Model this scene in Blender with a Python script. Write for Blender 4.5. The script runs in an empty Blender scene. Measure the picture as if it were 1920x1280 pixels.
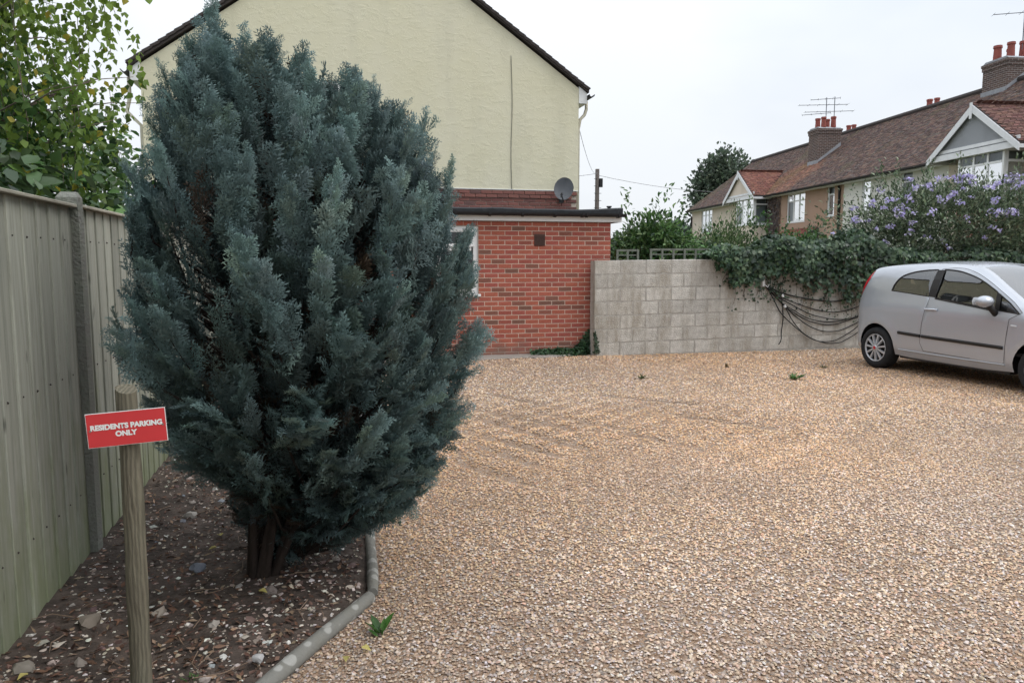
import bpy, bmesh, math, random
import numpy as np
from mathutils import Vector, Matrix, geometry

# ------------------------------------------------------------------ camera, sky, light
S = bpy.context.scene
COL = S.collection
R = math.radians
EYE = 1.53
YAW, PITCH = R(13.6), math.atan((640 - 491) / 1400)
cam_d = bpy.data.cameras.new('camera')
cam_d.sensor_width = 36.0
cam_d.lens = 1400 / 1920 * 36
cam_d.clip_start = 0.05
cam_d.clip_end = 3000
cam = bpy.data.objects.new('camera', cam_d)
COL.objects.link(cam)
cam.location = (0, 0, EYE)
cam.rotation_euler = (R(90) - PITCH, 0, -YAW)
S.camera = cam

SUN_EL, SUN_AZ = R(52), R(118)          # azimuth from +Y towards +X
world = bpy.data.worlds.new('World')
S.world = world
world.use_nodes = True
wn, wl = world.node_tree.nodes, world.node_tree.links
wn.clear()
w_out = wn.new('ShaderNodeOutputWorld')
sky = wn.new('ShaderNodeTexSky')
sky.sky_type = 'NISHITA'
sky.sun_disc = False
sky.sun_elevation = SUN_EL
sky.sun_rotation = SUN_AZ
sky.air_density, sky.dust_density, sky.ozone_density = 1.0, 2.0, 1.0
bg_sky = wn.new('ShaderNodeBackground')
bg_sky.inputs['Strength'].default_value = 0.10
wl.new(sky.outputs[0], bg_sky.inputs['Color'])
# the overcast layer: a broad bright cloud deck, a little brighter overhead than at the horizon
w_co = wn.new('ShaderNodeTexCoord')
w_sep = wn.new('ShaderNodeSeparateXYZ')
wl.new(w_co.outputs['Generated'], w_sep.inputs[0])
w_map = wn.new('ShaderNodeMapping')
w_map.inputs['Scale'].default_value = (1, 1, 2.2)
wl.new(w_co.outputs['Generated'], w_map.inputs[0])
w_noise = wn.new('ShaderNodeTexNoise')
w_noise.inputs['Scale'].default_value = 1.3
w_noise.inputs['Detail'].default_value = 5
w_noise.inputs['Roughness'].default_value = 0.5
wl.new(w_map.outputs[0], w_noise.inputs['Vector'])
w_ramp = wn.new('ShaderNodeValToRGB')
w_ramp.color_ramp.elements[0].position = 0.36
w_ramp.color_ramp.elements[0].color = (0.66, 0.72, 0.80, 1)
w_ramp.color_ramp.elements[1].position = 0.62
w_ramp.color_ramp.elements[1].color = (0.88, 0.91, 0.95, 1)
wl.new(w_noise.outputs['Fac'], w_ramp.inputs[0])
w_el = wn.new('ShaderNodeMath'); w_el.operation = 'MULTIPLY_ADD'; w_el.use_clamp = False
w_el.inputs[1].default_value = 1.35
w_el.inputs[2].default_value = 0.86
w_max = wn.new('ShaderNodeMath'); w_max.operation = 'MAXIMUM'; w_max.inputs[1].default_value = 0.0
wl.new(w_sep.outputs['Z'], w_max.inputs[0])
w_sq = wn.new('ShaderNodeMath'); w_sq.operation = 'POWER'; w_sq.inputs[1].default_value = 1.8
wl.new(w_max.outputs[0], w_sq.inputs[0])
wl.new(w_sq.outputs[0], w_el.inputs[0])
bg_cl = wn.new('ShaderNodeBackground')
wl.new(w_ramp.outputs[0], bg_cl.inputs['Color'])
wl.new(w_el.outputs[0], bg_cl.inputs['Strength'])
w_mix = wn.new('ShaderNodeMixShader')
w_mix.inputs[0].default_value = 0.9
wl.new(bg_sky.outputs[0], w_mix.inputs[1])
wl.new(bg_cl.outputs[0], w_mix.inputs[2])
wl.new(w_mix.outputs[0], w_out.inputs['Surface'])

sun_d = bpy.data.lights.new('sun', 'SUN')
sun_d.energy = 1.1
sun_d.angle = R(28)
sun_d.color = (1.0, 0.96, 0.9)
sun = bpy.data.objects.new('sun', sun_d)
COL.objects.link(sun)
sd = Vector((math.sin(SUN_AZ) * math.cos(SUN_EL), math.cos(SUN_AZ) * math.cos(SUN_EL), math.sin(SUN_EL)))
sun.rotation_euler = (-sd).to_track_quat('-Z', 'Y').to_euler()
sun.location = sd * 60

S.view_settings.view_transform = 'Standard'
S.view_settings.look = 'None'
S.view_settings.gamma = 1
S.view_settings.exposure = 0.32
S.view_settings.use_curve_mapping = False
S.cycles.use_denoising = True
S.cycles.max_bounces = 5
S.cycles.diffuse_bounces = 2
S.cycles.adaptive_threshold = 0.03
S.cycles.transparent_max_bounces = 8

# ------------------------------------------------------------------ helpers
def mat(name, col, rough=0.8, nscale=0, namt=0.15, bump=0, bscale=None, col2=None, detail=6,
        spec=0.3, stretch=(1, 1, 1), attr=None, rand=0.0, ramp=None, metal=0.0, transl=0.0, coord='Object'):
    """Procedural material: base colour, a noise that varies it, fine relief; attr multiplies a per-piece colour."""
    m = bpy.data.materials.new(name)
    m.use_nodes = True
    n, l = m.node_tree.nodes, m.node_tree.links
    b = n['Principled BSDF']
    b.inputs['Roughness'].default_value = rough
    b.inputs['Specular IOR Level'].default_value = spec
    b.inputs['Metallic'].default_value = metal
    out = None
    def rgb(c):
        x = n.new('ShaderNodeRGB'); x.outputs[0].default_value = (*c[:3], 1); return x.outputs[0]
    base = rgb(col)
    tc = n.new('ShaderNodeTexCoord')
    mp = n.new('ShaderNodeMapping'); mp.inputs['Scale'].default_value = stretch
    l.new(tc.outputs[coord], mp.inputs[0])
    if ramp:                                  # colour picked per object
        oi = n.new('ShaderNodeObjectInfo')
        cr = n.new('ShaderNodeValToRGB'); cr.color_ramp.interpolation = 'LINEAR'
        els = cr.color_ramp.elements
        while len(els) < len(ramp): els.new(0.5)
        for e, (p, c) in zip(els, ramp): e.position = p; e.color = (*c, 1)
        l.new(oi.outputs['Random'], cr.inputs[0]); base = cr.outputs[0]
    if attr:
        at = n.new('ShaderNodeAttribute'); at.attribute_name = attr
        base = at.outputs['Color']
    if nscale:
        no = n.new('ShaderNodeTexNoise')
        no.inputs['Scale'].default_value = nscale; no.inputs['Detail'].default_value = detail
        no.inputs['Roughness'].default_value = 0.6
        l.new(mp.outputs[0], no.inputs['Vector'])
        if col2:
            rp = n.new('ShaderNodeValToRGB'); rp.color_ramp.elements[0].position = 0.38; rp.color_ramp.elements[1].position = 0.66
            l.new(no.outputs['Fac'], rp.inputs[0])
            mx = n.new('ShaderNodeMix'); mx.data_type = 'RGBA'
            l.new(rp.outputs[0], mx.inputs['Factor']); l.new(base, mx.inputs['A']); mx.inputs['B'].default_value = (*col2, 1)
            base = mx.outputs['Result']
        mr = n.new('ShaderNodeMapRange')
        mr.inputs['From Min'].default_value = 0.25; mr.inputs['From Max'].default_value = 0.75
        mr.inputs['To Min'].default_value = 1 - namt; mr.inputs['To Max'].default_value = 1 + namt
        l.new(no.outputs['Fac'], mr.inputs['Value'])
        vm = n.new('ShaderNodeVectorMath'); vm.operation = 'SCALE'
        l.new(base, vm.inputs[0]); l.new(mr.outputs[0], vm.inputs['Scale']); base = vm.outputs[0]
    if rand:
        oi = n.new('ShaderNodeObjectInfo')
        mr = n.new('ShaderNodeMapRange'); mr.inputs['To Min'].default_value = 1 - rand; mr.inputs['To Max'].default_value = 1 + rand
        l.new(oi.outputs['Random'], mr.inputs['Value'])
        vm = n.new('ShaderNodeVectorMath'); vm.operation = 'SCALE'
        l.new(base, vm.inputs[0]); l.new(mr.outputs[0], vm.inputs['Scale']); base = vm.outputs[0]
    l.new(base, b.inputs['Base Color'])
    if bump:
        nb = n.new('ShaderNodeTexNoise'); nb.inputs['Scale'].default_value = bscale or nscale * 3
        nb.inputs['Detail'].default_value = 5
        l.new(mp.outputs[0], nb.inputs['Vector'])
        bp = n.new('ShaderNodeBump'); bp.inputs['Strength'].default_value = min(1, bump); bp.inputs['Distance'].default_value = 0.01 * max(1, bump)
        l.new(nb.outputs['Fac'], bp.inputs['Height']); l.new(bp.outputs[0], b.inputs['Normal'])
    if transl:
        tr = n.new('ShaderNodeBsdfTranslucent'); ms = n.new('ShaderNodeMixShader'); ms.inputs[0].default_value = transl
        l.new(base, tr.inputs['Color']); l.new(b.outputs[0], ms.inputs[1]); l.new(tr.outputs[0], ms.inputs[2])
        l.new(ms.outputs[0], n['Material Output'].inputs['Surface'])
    m['base'] = 1
    return m

def nodes_of(m): return m.node_tree.nodes, m.node_tree.links, m.node_tree.nodes['Principled BSDF']

def glass(name, tint=(0.35, 0.4, 0.4), rough=0.02, refl=1.0, k=1.6, k0=0.03):
    m = bpy.data.materials.new(name); m.use_nodes = True
    n, l = m.node_tree.nodes, m.node_tree.links
    n.remove(n['Principled BSDF'])
    t = n.new('ShaderNodeBsdfTransparent'); t.inputs[0].default_value = (*tint, 1)
    g = n.new('ShaderNodeBsdfGlossy'); g.inputs['Roughness'].default_value = rough
    g.inputs['Color'].default_value = (refl, refl, refl, 1)
    f = n.new('ShaderNodeFresnel'); f.inputs['IOR'].default_value = 1.52
    a = n.new('ShaderNodeMath'); a.operation = 'MULTIPLY_ADD'; a.inputs[1].default_value = k; a.inputs[2].default_value = k0; a.use_clamp = True
    l.new(f.outputs[0], a.inputs[0])
    mx = n.new('ShaderNodeMixShader')
    l.new(a.outputs[0], mx.inputs[0]); l.new(t.outputs[0], mx.inputs[1]); l.new(g.outputs[0], mx.inputs[2])
    l.new(mx.outputs[0], n['Material Output'].inputs['Surface'])
    return m

def origin_of(p):
    v = Vector((0, 0, 0))
    while p is not None: v = v + p.location; p = p.parent
    return v

def link(o, parent=None):
    COL.objects.link(o)
    if parent is not None: o.parent = parent
    return o

def tag(o, label=None, cat=None, group=None, kind=None):
    if label: o['label'] = label
    if cat: o['category'] = cat
    if group: o['group'] = group
    if kind: o['kind'] = kind
    return o

def thing(name, label, cat, loc=(0, 0, 0), rz=0.0, group=None):
    o = bpy.data.objects.new(name, None)
    o.empty_display_size = 0.2
    COL.objects.link(o)
    o.location = loc; o.rotation_euler = (0, 0, rz)
    return tag(o, label, cat, group)

class MB:
    """collects simple shapes into one mesh"""
    def __init__(s): s.v = []; s.f = []
    def add(s, v, f):
        k = len(s.v); s.v += [tuple(p) for p in v]; s.f += [tuple(i + k for i in q) for q in f]; return s
    def box(s, a, b, bev=0.0):
        x0, y0, z0 = a; x1, y1, z1 = b
        if bev <= 0:
            v = [(x0,y0,z0),(x1,y0,z0),(x1,y1,z0),(x0,y1,z0),(x0,y0,z1),(x1,y0,z1),(x1,y1,z1),(x0,y1,z1)]
            return s.add(v, [(0,3,2,1),(4,5,6,7),(0,1,5,4),(1,2,6,5),(2,3,7,6),(3,0,4,7)])
        bm = bmesh.new()
        bmesh.ops.create_cube(bm, size=1)
        for q in bm.verts:
            q.co = Vector(((x0+x1)/2 + q.co.x*(x1-x0), (y0+y1)/2 + q.co.y*(y1-y0), (z0+z1)/2 + q.co.z*(z1-z0)))
        bmesh.ops.bevel(bm, geom=bm.edges[:], offset=bev, segments=1, affect='EDGES')
        s.bm(bm); return s
    def bm(s, bm):
        bm.verts.ensure_lookup_table(); bm.verts.index_update()
        s.add([v.co[:] for v in bm.verts], [[v.index for v in f.verts] for f in bm.faces]); bm.free(); return s
    def tube(s, pts, rad, seg=8, cap=True, up=None):
        pts = [Vector(p) for p in pts]; n = len(pts)
        rads = rad if hasattr(rad, '__len__') else [rad] * n
        k = len(s.v); prev = None
        for i, p in enumerate(pts):
            t = (pts[min(i+1, n-1)] - pts[max(i-1, 0)]).normalized()
            if prev is None:
                a = Vector((0,0,1)) if abs(t.z) < 0.9 else Vector((1,0,0))
                prev = t.cross(a).normalized()
            e = (prev - t * prev.dot(t)).normalized(); prev = e
            w = t.cross(e)
            for j in range(seg):
                an = 2 * math.pi * j / seg
                s.v.append(tuple(p + (e * math.cos(an) + w * math.sin(an)) * rads[i]))
        for i in range(n - 1):
            for j in range(seg):
                a, b = k + i*seg + j, k + i*seg + (j+1) % seg
                s.f.append((a, b, b + seg, a + seg))
        if cap:
            s.f.append(tuple(k + j for j in reversed(range(seg)))); s.f.append(tuple(k + (n-1)*seg + j for j in range(seg)))
        return s
    def prism(s, poly, axis, a, b):
        """poly: 2D points in the plane across axis; extruded from a to b"""
        n = len(poly)
        def P(p, d):
            return {'x': (d, p[0], p[1]), 'y': (p[0], d, p[1]), 'z': (p[0], p[1], d)}[axis]
        v = [P(p, a) for p in poly] + [P(p, b) for p in poly]
        f = [tuple(range(n))[::-1], tuple(range(n, 2*n))]
        f += [(i, (i+1) % n, n + (i+1) % n, n + i) for i in range(n)]
        return s.add(v, f)
    def lathe(s, prof, c=(0, 0, 0), seg=20, axis='z'):
        k = len(s.v)
        for r, h in prof:
            for j in range(seg):
                an = 2*math.pi*j/seg; a, b = r*math.cos(an), r*math.sin(an)
                p = {'z': (a, b, h), 'y': (a, h, b), 'x': (h, a, b)}[axis]
                s.v.append((c[0]+p[0], c[1]+p[1], c[2]+p[2]))
        for i in range(len(prof)-1):
            for j in range(seg):
                a, b = k+i*seg+j, k+i*seg+(j+1) % seg
                s.f.append((a, b, b+seg, a+seg))
        return s
    def mesh(s, name, m=None, smooth=False, off=(0, 0, 0)):
        me = bpy.data.meshes.new(name)
        ox, oy, oz = off
        me.from_pydata([(x-ox, y-oy, z-oz) for x, y, z in s.v], [], s.f)
        if m: me.materials.append(m)
        bm = bmesh.new(); bm.from_mesh(me); bmesh.ops.recalc_face_normals(bm, faces=bm.faces); bm.to_mesh(me); bm.free()
        if smooth is True:
            me.polygons.foreach_set('use_smooth', [True] * len(me.polygons))
        elif smooth:
            me.polygons.foreach_set('use_smooth', [True] * len(me.polygons)); me.set_sharp_from_angle(angle=R(smooth))
        return me
    def obj(s, name, m, parent=None, smooth=False, local=False):
        """local=True: coordinates already in the parent's frame"""
        off = (0, 0, 0) if (local or parent is None) else origin_of(parent)
        return link(bpy.data.objects.new(name, s.mesh(name, m, smooth, off)), parent)

def raw_mesh(name, V, F, m, parent=None, col=None, smooth=True, local=False):
    """large triangle/quad mesh from arrays"""
    V = np.asarray(V, np.float32); F = np.asarray(F, np.int32)
    if parent is not None and not local: V = V - np.array(origin_of(parent), np.float32)
    me = bpy.data.meshes.new(name)
    me.vertices.add(len(V)); me.vertices.foreach_set('co', V.ravel())
    k = F.shape[1]
    me.loops.add(F.size); me.loops.foreach_set('vertex_index', F.ravel())
    me.polygons.add(len(F)); me.polygons.foreach_set('loop_start', np.arange(0, F.size, k, dtype=np.int32))
    me.polygons.foreach_set('loop_total', np.full(len(F), k, np.int32))
    me.polygons.foreach_set('use_smooth', np.full(len(F), smooth, bool))
    if col is not None:
        a = me.color_attributes.new('tint', 'FLOAT_COLOR', 'POINT')
        c = np.ones((len(V), 4), np.float32); c[:, :3] = col
        a.data.foreach_set('color', c.ravel())
    me.update(calc_edges=True)
    if m: me.materials.append(m)
    return link(bpy.data.objects.new(name, me), parent)

def stamp(name, T, TF, P, Q, sc, col, m, parent=None, smooth=True, kind='stuff', local=False, jitter=None, tcol=None):
    """copies of one small template (T, TF) at P with frames Q (n,3,3; columns x,y,z) and scale sc (n,) or (n,3)"""
    T = np.asarray(T, np.float32); TF = np.asarray(TF, np.int32); n = len(P)
    sc = np.asarray(sc, np.float32)
    if sc.ndim == 1: sc = np.repeat(sc[:, None], 3, 1)
    L = T[None] * sc[:, None, :]
    if jitter is not None: L = L + jitter * sc[:, None, :]
    V = np.matmul(L, np.asarray(Q, np.float32).transpose(0, 2, 1)) + np.asarray(P, np.float32)[:, None, :]
    F = TF[None] + (np.arange(n) * len(T))[:, None, None]
    c = None if col is None else np.repeat(np.asarray(col, np.float32), len(T), 0)
    if tcol is not None: c = c*np.tile(tcol.astype(np.float32), (n, 1))
    o = raw_mesh(name, V.reshape(-1, 3), F.reshape(-1, TF.shape[1]), m, parent, c, smooth, local)
    if kind: o['kind'] = kind
    return o

def unit(a): return a / np.maximum(np.linalg.norm(a, axis=-1, keepdims=True), 1e-9)
def frames(d, nrm):
    """frames whose y runs along d and whose z is as near nrm as possible"""
    y = unit(d); x = unit(np.cross(y, nrm)); z = np.cross(x, y)
    return np.stack([x, y, z], -1)
def frames_z(rs, n):
    a = rs.rand(n) * 2 * np.pi; c, s_ = np.cos(a), np.sin(a); o = np.zeros(n); i = np.ones(n)
    return np.stack([np.stack([c, -s_, o], -1), np.stack([s_, c, o], -1), np.stack([o, o, i], -1)], 1)
def pick(rs, n, cols, w=None, var=0.15):
    c = np.array(cols)[rs.choice(len(cols), n, p=None if w is None else np.array(w) / np.sum(w))]
    return c * (1 + var * (rs.rand(n, 1) * 2 - 1)) * (1 + 0.06 * (rs.rand(n, 3) * 2 - 1))

def vnoise(x, y, s, seed=0):
    """smooth value noise"""
    x = np.asarray(x, float) * s; y = np.asarray(y, float) * s
    xi, yi = np.floor(x).astype(int), np.floor(y).astype(int); fx, fy = x - xi, y - yi
    fx = fx*fx*(3-2*fx); fy = fy*fy*(3-2*fy)
    def h(a, b):
        q = np.sin(a * 127.1 + b * 311.7 + seed * 74.7) * 43758.5453
        return q - np.floor(q)
    return (h(xi, yi)*(1-fx) + h(xi+1, yi)*fx)*(1-fy) + (h(xi, yi+1)*(1-fx) + h(xi+1, yi+1)*fx)*fy

# leaf templates: y along the leaf, folded a little along the midrib
LEAF_T = np.array([(0,0,0),(-.32,.34,.07),(.32,.34,.07),(-.26,.68,.03),(.26,.68,.03),(0,1,-.06),(0,.5,0)])
LEAF_F = np.array([(0,6,1),(0,2,6),(1,6,3),(2,4,6),(3,6,5),(6,4,5)])
LEAF4_T = np.array([(0,0,0),(-.33,.42,.06),(.33,.42,.06),(0,1,-.05)])
LEAF4_F = np.array([(0,3,1),(0,2,3)])
# ------------------------------------------------------------------ ground
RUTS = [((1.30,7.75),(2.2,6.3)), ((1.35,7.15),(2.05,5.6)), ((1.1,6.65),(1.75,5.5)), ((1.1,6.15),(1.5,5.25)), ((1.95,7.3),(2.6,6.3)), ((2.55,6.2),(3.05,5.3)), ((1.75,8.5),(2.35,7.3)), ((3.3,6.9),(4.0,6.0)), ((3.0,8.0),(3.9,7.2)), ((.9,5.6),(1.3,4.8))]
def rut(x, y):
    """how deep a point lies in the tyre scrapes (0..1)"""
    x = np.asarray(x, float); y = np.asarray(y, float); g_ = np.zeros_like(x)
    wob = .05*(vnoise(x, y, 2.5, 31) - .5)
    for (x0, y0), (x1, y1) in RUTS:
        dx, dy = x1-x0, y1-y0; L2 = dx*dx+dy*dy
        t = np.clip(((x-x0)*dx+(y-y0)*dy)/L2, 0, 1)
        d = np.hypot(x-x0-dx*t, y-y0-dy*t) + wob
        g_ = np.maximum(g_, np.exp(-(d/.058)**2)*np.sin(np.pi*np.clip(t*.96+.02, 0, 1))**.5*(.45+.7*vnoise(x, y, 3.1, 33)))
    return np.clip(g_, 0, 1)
def gz(x, y):
    """height of the yard: gentle waves and the ridges cars leave when they turn"""
    x = np.asarray(x, float); y = np.asarray(y, float)
    z = 0.022 * (vnoise(x, y, 0.55, 1) - 0.5) + 0.012 * (vnoise(x, y, 1.7, 2) - 0.5)
    t = x * 0.82 + y * 0.57                       # along the ruts
    c = -x * 0.57 + y * 0.82
    m = np.exp(-((x - 2.1) / 1.3) ** 2 - ((y - 7.0) / 1.1) ** 2)
    z = z + m * 0.012 * np.sin(c * 2 * np.pi / 0.30 + 1.5 * vnoise(x, y, 1.1, 5))
    m2 = np.exp(-((x - 4.2) / 2.0) ** 2 - ((y - 5.6) / 1.0) ** 2)
    z = z + m2 * 0.010 * np.sin(c * 2 * np.pi / 0.42 + 2 * vnoise(x, y, 0.9, 6))
    z = z - 0.032*rut(x, y)
    edge = np.clip((x - 0.1) / 0.4, 0, 1)
    return z * edge

def log_x(y):
    """x of the line between bed and gravel"""
    return np.interp(y, [0.0, 2.2, 3.35, 4.23, 6.0, 11.6], [-1.6, -0.58, 0.15, 0.21, 0.32, 0.6])

def sheet(name, xs, ys, zf, m, kind='structure'):
    X, Y = np.meshgrid(xs, ys); Z = zf(X, Y)
    nx, ny = len(xs), len(ys)
    i = np.arange(nx - 1)[None] + np.arange(ny - 1)[:, None] * nx
    F = np.stack([i, i + 1, i + 1 + nx, i + nx], -1).reshape(-1, 4)
    o = raw_mesh(name, np.stack([X, Y, Z], -1).reshape(-1, 3), F, m)
    o['kind'] = kind
    return o

m_earth = mat('earth_grass', (0.07, 0.10, 0.035), 0.95, 0.6, 0.3, col2=(0.10, 0.085, 0.05), coord='Object')
g = MB().add([(-900,-600,-.06),(900,-600,-.06),(900,1500,-.06),(-900,1500,-.06)], [(0,1,2,3)]).obj('ground', m_earth)
tag(g, 'rough grass and earth beyond the yard', 'ground', kind='structure')

# gravel sheet: stones as cells, for what lies between and beyond the modelled pebbles
def gravel_mat():
    m = mat('gravel_base', (0.3, 0.22, 0.14), 0.9)
    n, l, b = nodes_of(m)
    tc = n.new('ShaderNodeTexCoord')
    vo = n.new('ShaderNodeTexVoronoi'); vo.inputs['Scale'].default_value = 85
    l.new(tc.outputs['Object'], vo.inputs['Vector'])
    sp = n.new('ShaderNodeSeparateColor'); l.new(vo.outputs['Color'], sp.inputs[0])
    cr = n.new('ShaderNodeValToRGB'); els = cr.color_ramp.elements
    st = [(0, (.18,.105,.065)), (.25, (.36,.235,.15)), (.5, (.43,.295,.20)), (.72, (.35,.25,.19)), (.88, (.50,.42,.35)), (1, (.19,.16,.145))]
    while len(els) < len(st): els.new(.5)
    for e, (p, c) in zip(els, st): e.position = p; e.color = (*c, 1)
    l.new(sp.outputs[0], cr.inputs[0])
    no = n.new('ShaderNodeTexNoise'); no.inputs['Scale'].default_value = 0.8; no.inputs['Detail'].default_value = 4
    l.new(tc.outputs['Object'], no.inputs['Vector'])
    mr = n.new('ShaderNodeMapRange'); mr.inputs['To Min'].default_value = .62; mr.inputs['To Max'].default_value = .92  # sheet colour lowered so gaps between pebbles read as shadow
    l.new(no.outputs['Fac'], mr.inputs['Value'])
    vm = n.new('ShaderNodeVectorMath'); vm.operation = 'SCALE'; l.new(cr.outputs[0], vm.inputs[0]); l.new(mr.outputs[0], vm.inputs['Scale'])
    l.new(vm.outputs[0], b.inputs['Base Color'])
    bp = n.new('ShaderNodeBump'); bp.inputs['Strength'].default_value = .9; bp.inputs['Distance'].default_value = .012; bp.invert = True
    l.new(vo.outputs['Distance'], bp.inputs['Height']); l.new(bp.outputs[0], b.inputs['Normal'])
    return m
m_gravel = gravel_mat()
yard = sheet('gravel_yard', np.linspace(-1.5, 16, 141), np.linspace(-4, 11.7, 127), lambda x, y: gz(x, y) - 0.005, m_gravel)
tag(yard, 'sandy gravel parking yard in front of the walls', 'yard')

m_pebble = mat('pebble', (0.4, 0.3, 0.2), 0.75, attr='tint', nscale=90, namt=0.18, spec=0.25)
rs = np.random.RandomState(4)
PEB_COLS = [(.40,.27,.14), (.46,.34,.20), (.33,.24,.16), (.50,.42,.31), (.28,.17,.09), (.46,.42,.37), (.19,.15,.12), (.30,.27,.25), (.42,.25,.15), (.55,.52,.47)]
PEB_COLS = [(r*1.36, g*1.26, b*1.26) for r, g, b in PEB_COLS]
PEB_W = [21, 20, 15, 12, 12, 6, 12, 8, 7, 2]
# near pebble: crown vertex and two rings; far pebble: crown vertex and one ring
def dome(k, two):
    v = [(0, 0, .62)]
    if two:
        v += [(.66*math.cos(6.283*i/k), .66*math.sin(6.283*i/k), .45) for i in range(k)]
    v += [(math.cos(6.283*(i+.3)/k), math.sin(6.283*(i+.3)/k), -.12) for i in range(k)]
    f = [(0, 1+i, 1+(i+1) % k) for i in range(k)]
    if two:
        for i in range(k):
            a, b = 1+i, 1+(i+1) % k
            f += [(a, a+k, b), (b, a+k, b+k)]
    return np.array(v), np.array(f)
def pebbles(name, x0, x1, y0, y1, dens, rmin, rmax, two, keep):
    n = int((x1-x0)*(y1-y0)*dens)
    x = x0 + rs.rand(n)*(x1-x0); y = y0 + rs.rand(n)*(y1-y0)
    k = (x > log_x(y) + 0.03) & keep(x, y)
    x, y = x[k], y[k]; n = len(x)
    r = rmin + (rmax-rmin)*rs.rand(n)**1.4
    T, F = dome(4, two)
    sc = np.stack([r*(.8+.5*rs.rand(n)), r*(.7+.4*rs.rand(n)), r*(.55+.5*rs.rand(n))], -1)
    Q = frames_z(rs, n)
    tl = rs.randn(n, 3)*0.22; Z = unit(np.stack([tl[:, 0], tl[:, 1], np.ones(n)], -1))
    X = unit(np.cross(Q[:, :, 1], Z)); Q = np.stack([X, np.cross(Z, X), Z], -1)
    P = np.stack([x, y, gz(x, y) - .002 + rs.rand(n)*.004], -1)
    c = pick(rs, n, PEB_COLS, PEB_W, .18)
    c = c*.8 + c.mean(0)*.2
    c *= 1 + np.array([.10, .02, -.08])*np.clip((vnoise(x, y, .35, 51)-.45)*2.2, -.6, 1)[:, None]
    # patches where the stone is a little greyer or sandier
    w = vnoise(x, y, .8, 9)[:, None]; near = np.clip((6.5 - y)/4, 0, 1)[:, None]
    g_ = c.mean(1, keepdims=True)
    c = c*(1 - .55*w*near) + (g_*np.array([1.06, .985, .97]))*(.55*w*near)
    c *= (.84 + .34*vnoise(x, y, .6, 12))[:, None]*(.9 + .2*vnoise(x, y, 3.5, 17))[:, None]
    c *= (1 - .6*rut(x, y))[:, None]                 # damp, dirty stone in the scrapes, their shading put into the colour too
    jit = rs.randn(n, len(T), 3)*.1
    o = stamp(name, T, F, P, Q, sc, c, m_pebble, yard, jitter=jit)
    return o
wedge = lambda x, y: (x < y*1.25 + .9)
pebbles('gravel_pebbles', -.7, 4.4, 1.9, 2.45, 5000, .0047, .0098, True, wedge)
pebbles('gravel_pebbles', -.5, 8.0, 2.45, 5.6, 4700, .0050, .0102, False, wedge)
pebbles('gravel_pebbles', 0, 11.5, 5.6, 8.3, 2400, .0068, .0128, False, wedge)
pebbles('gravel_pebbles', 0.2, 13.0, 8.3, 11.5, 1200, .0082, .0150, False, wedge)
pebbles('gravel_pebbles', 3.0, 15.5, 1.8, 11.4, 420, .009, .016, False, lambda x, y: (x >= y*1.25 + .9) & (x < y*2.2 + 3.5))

# ---- planting bed
m_soil = mat('soil', (0.05, 0.038, 0.031), 0.95, 9, 0.4, bump=1.5, bscale=40, col2=(0.08, 0.06, 0.049))
def bz(x, y):
    return 0.02 + 0.035*vnoise(x, y, 1.3, 3) + 0.02*vnoise(x, y, 4, 4)
bed_v, bed_f = [], []
ys = np.linspace(-1, 11.6, 127); NXB = 22
for y in ys:
    for i in range(NXB):
        t = i/(NXB-1); x = -1.75 + t*(float(log_x(y)) - .03 + 1.75)
        e = min(1, (1-t)*5)
        bed_v.append((x, y, float(bz(x, y))*e + .006))
for j in range(len(ys)-1):
    for i in range(NXB-1):
        a = j*NXB+i; bed_f.append((a, a+1, a+1+NXB, a+NXB))
bed = raw_mesh('soil_bed', bed_v, np.array(bed_f), m_soil)
tag(bed, 'dark soil planting bed along the fence', 'soil', kind='structure')
m_chip = mat('bed_stone', (0.4, 0.35, 0.3), 0.85, attr='tint', nscale=60, namt=.25)
def bed_pts(n, y0=1.8, y1=8.5):
    y = y0 + (y1-y0)*rs.rand(n)**1.4; x = -1.21 + rs.rand(n)*(log_x(y) - .06 + 1.21)
    return x, y
def chips(name, n, r0, r1, cols, w, flat):
    x, y = bed_pts(n)
    r = r0 + (r1-r0)*rs.rand(n)**2.5
    T, F = dome(4, True)
    sc = np.stack([r*(.8+.6*rs.rand(n)), r*(.6+.5*rs.rand(n)), r*flat*(.6+.6*rs.rand(n))], -1)
    tl = rs.randn(n, 3)*.3; Z = unit(np.stack([tl[:, 0], tl[:, 1], np.ones(n)], -1)); Q0 = frames_z(rs, n)
    X = unit(np.cross(Q0[:, :, 1], Z)); Q = np.stack([X, np.cross(Z, X), Z], -1)
    P = np.stack([x, y, bz(x, y)*np.minimum(1, (log_x(y)-x)*3) + .004], -1)
    return stamp(name, T, F, P, Q, sc, pick(rs, n, cols, w, .25), m_chip, bed, jitter=rs.randn(n, len(T), 3)*.14, smooth=False)
chips('bed_gravel', 10000, .005, .015, [(.42,.36,.30), (.27,.21,.17), (.15,.09,.07), (.55,.52,.47), (.08,.045,.035)], [5, 4, 4, 2.4, 4], .7)
chips('bed_flints', 620, .012, .034, [(.36,.32,.28), (.22,.18,.16), (.5,.48,.45), (.13,.09,.08), (.2,.21,.23)], [4, 3, 1.6, 3, 1], .7)
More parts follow.
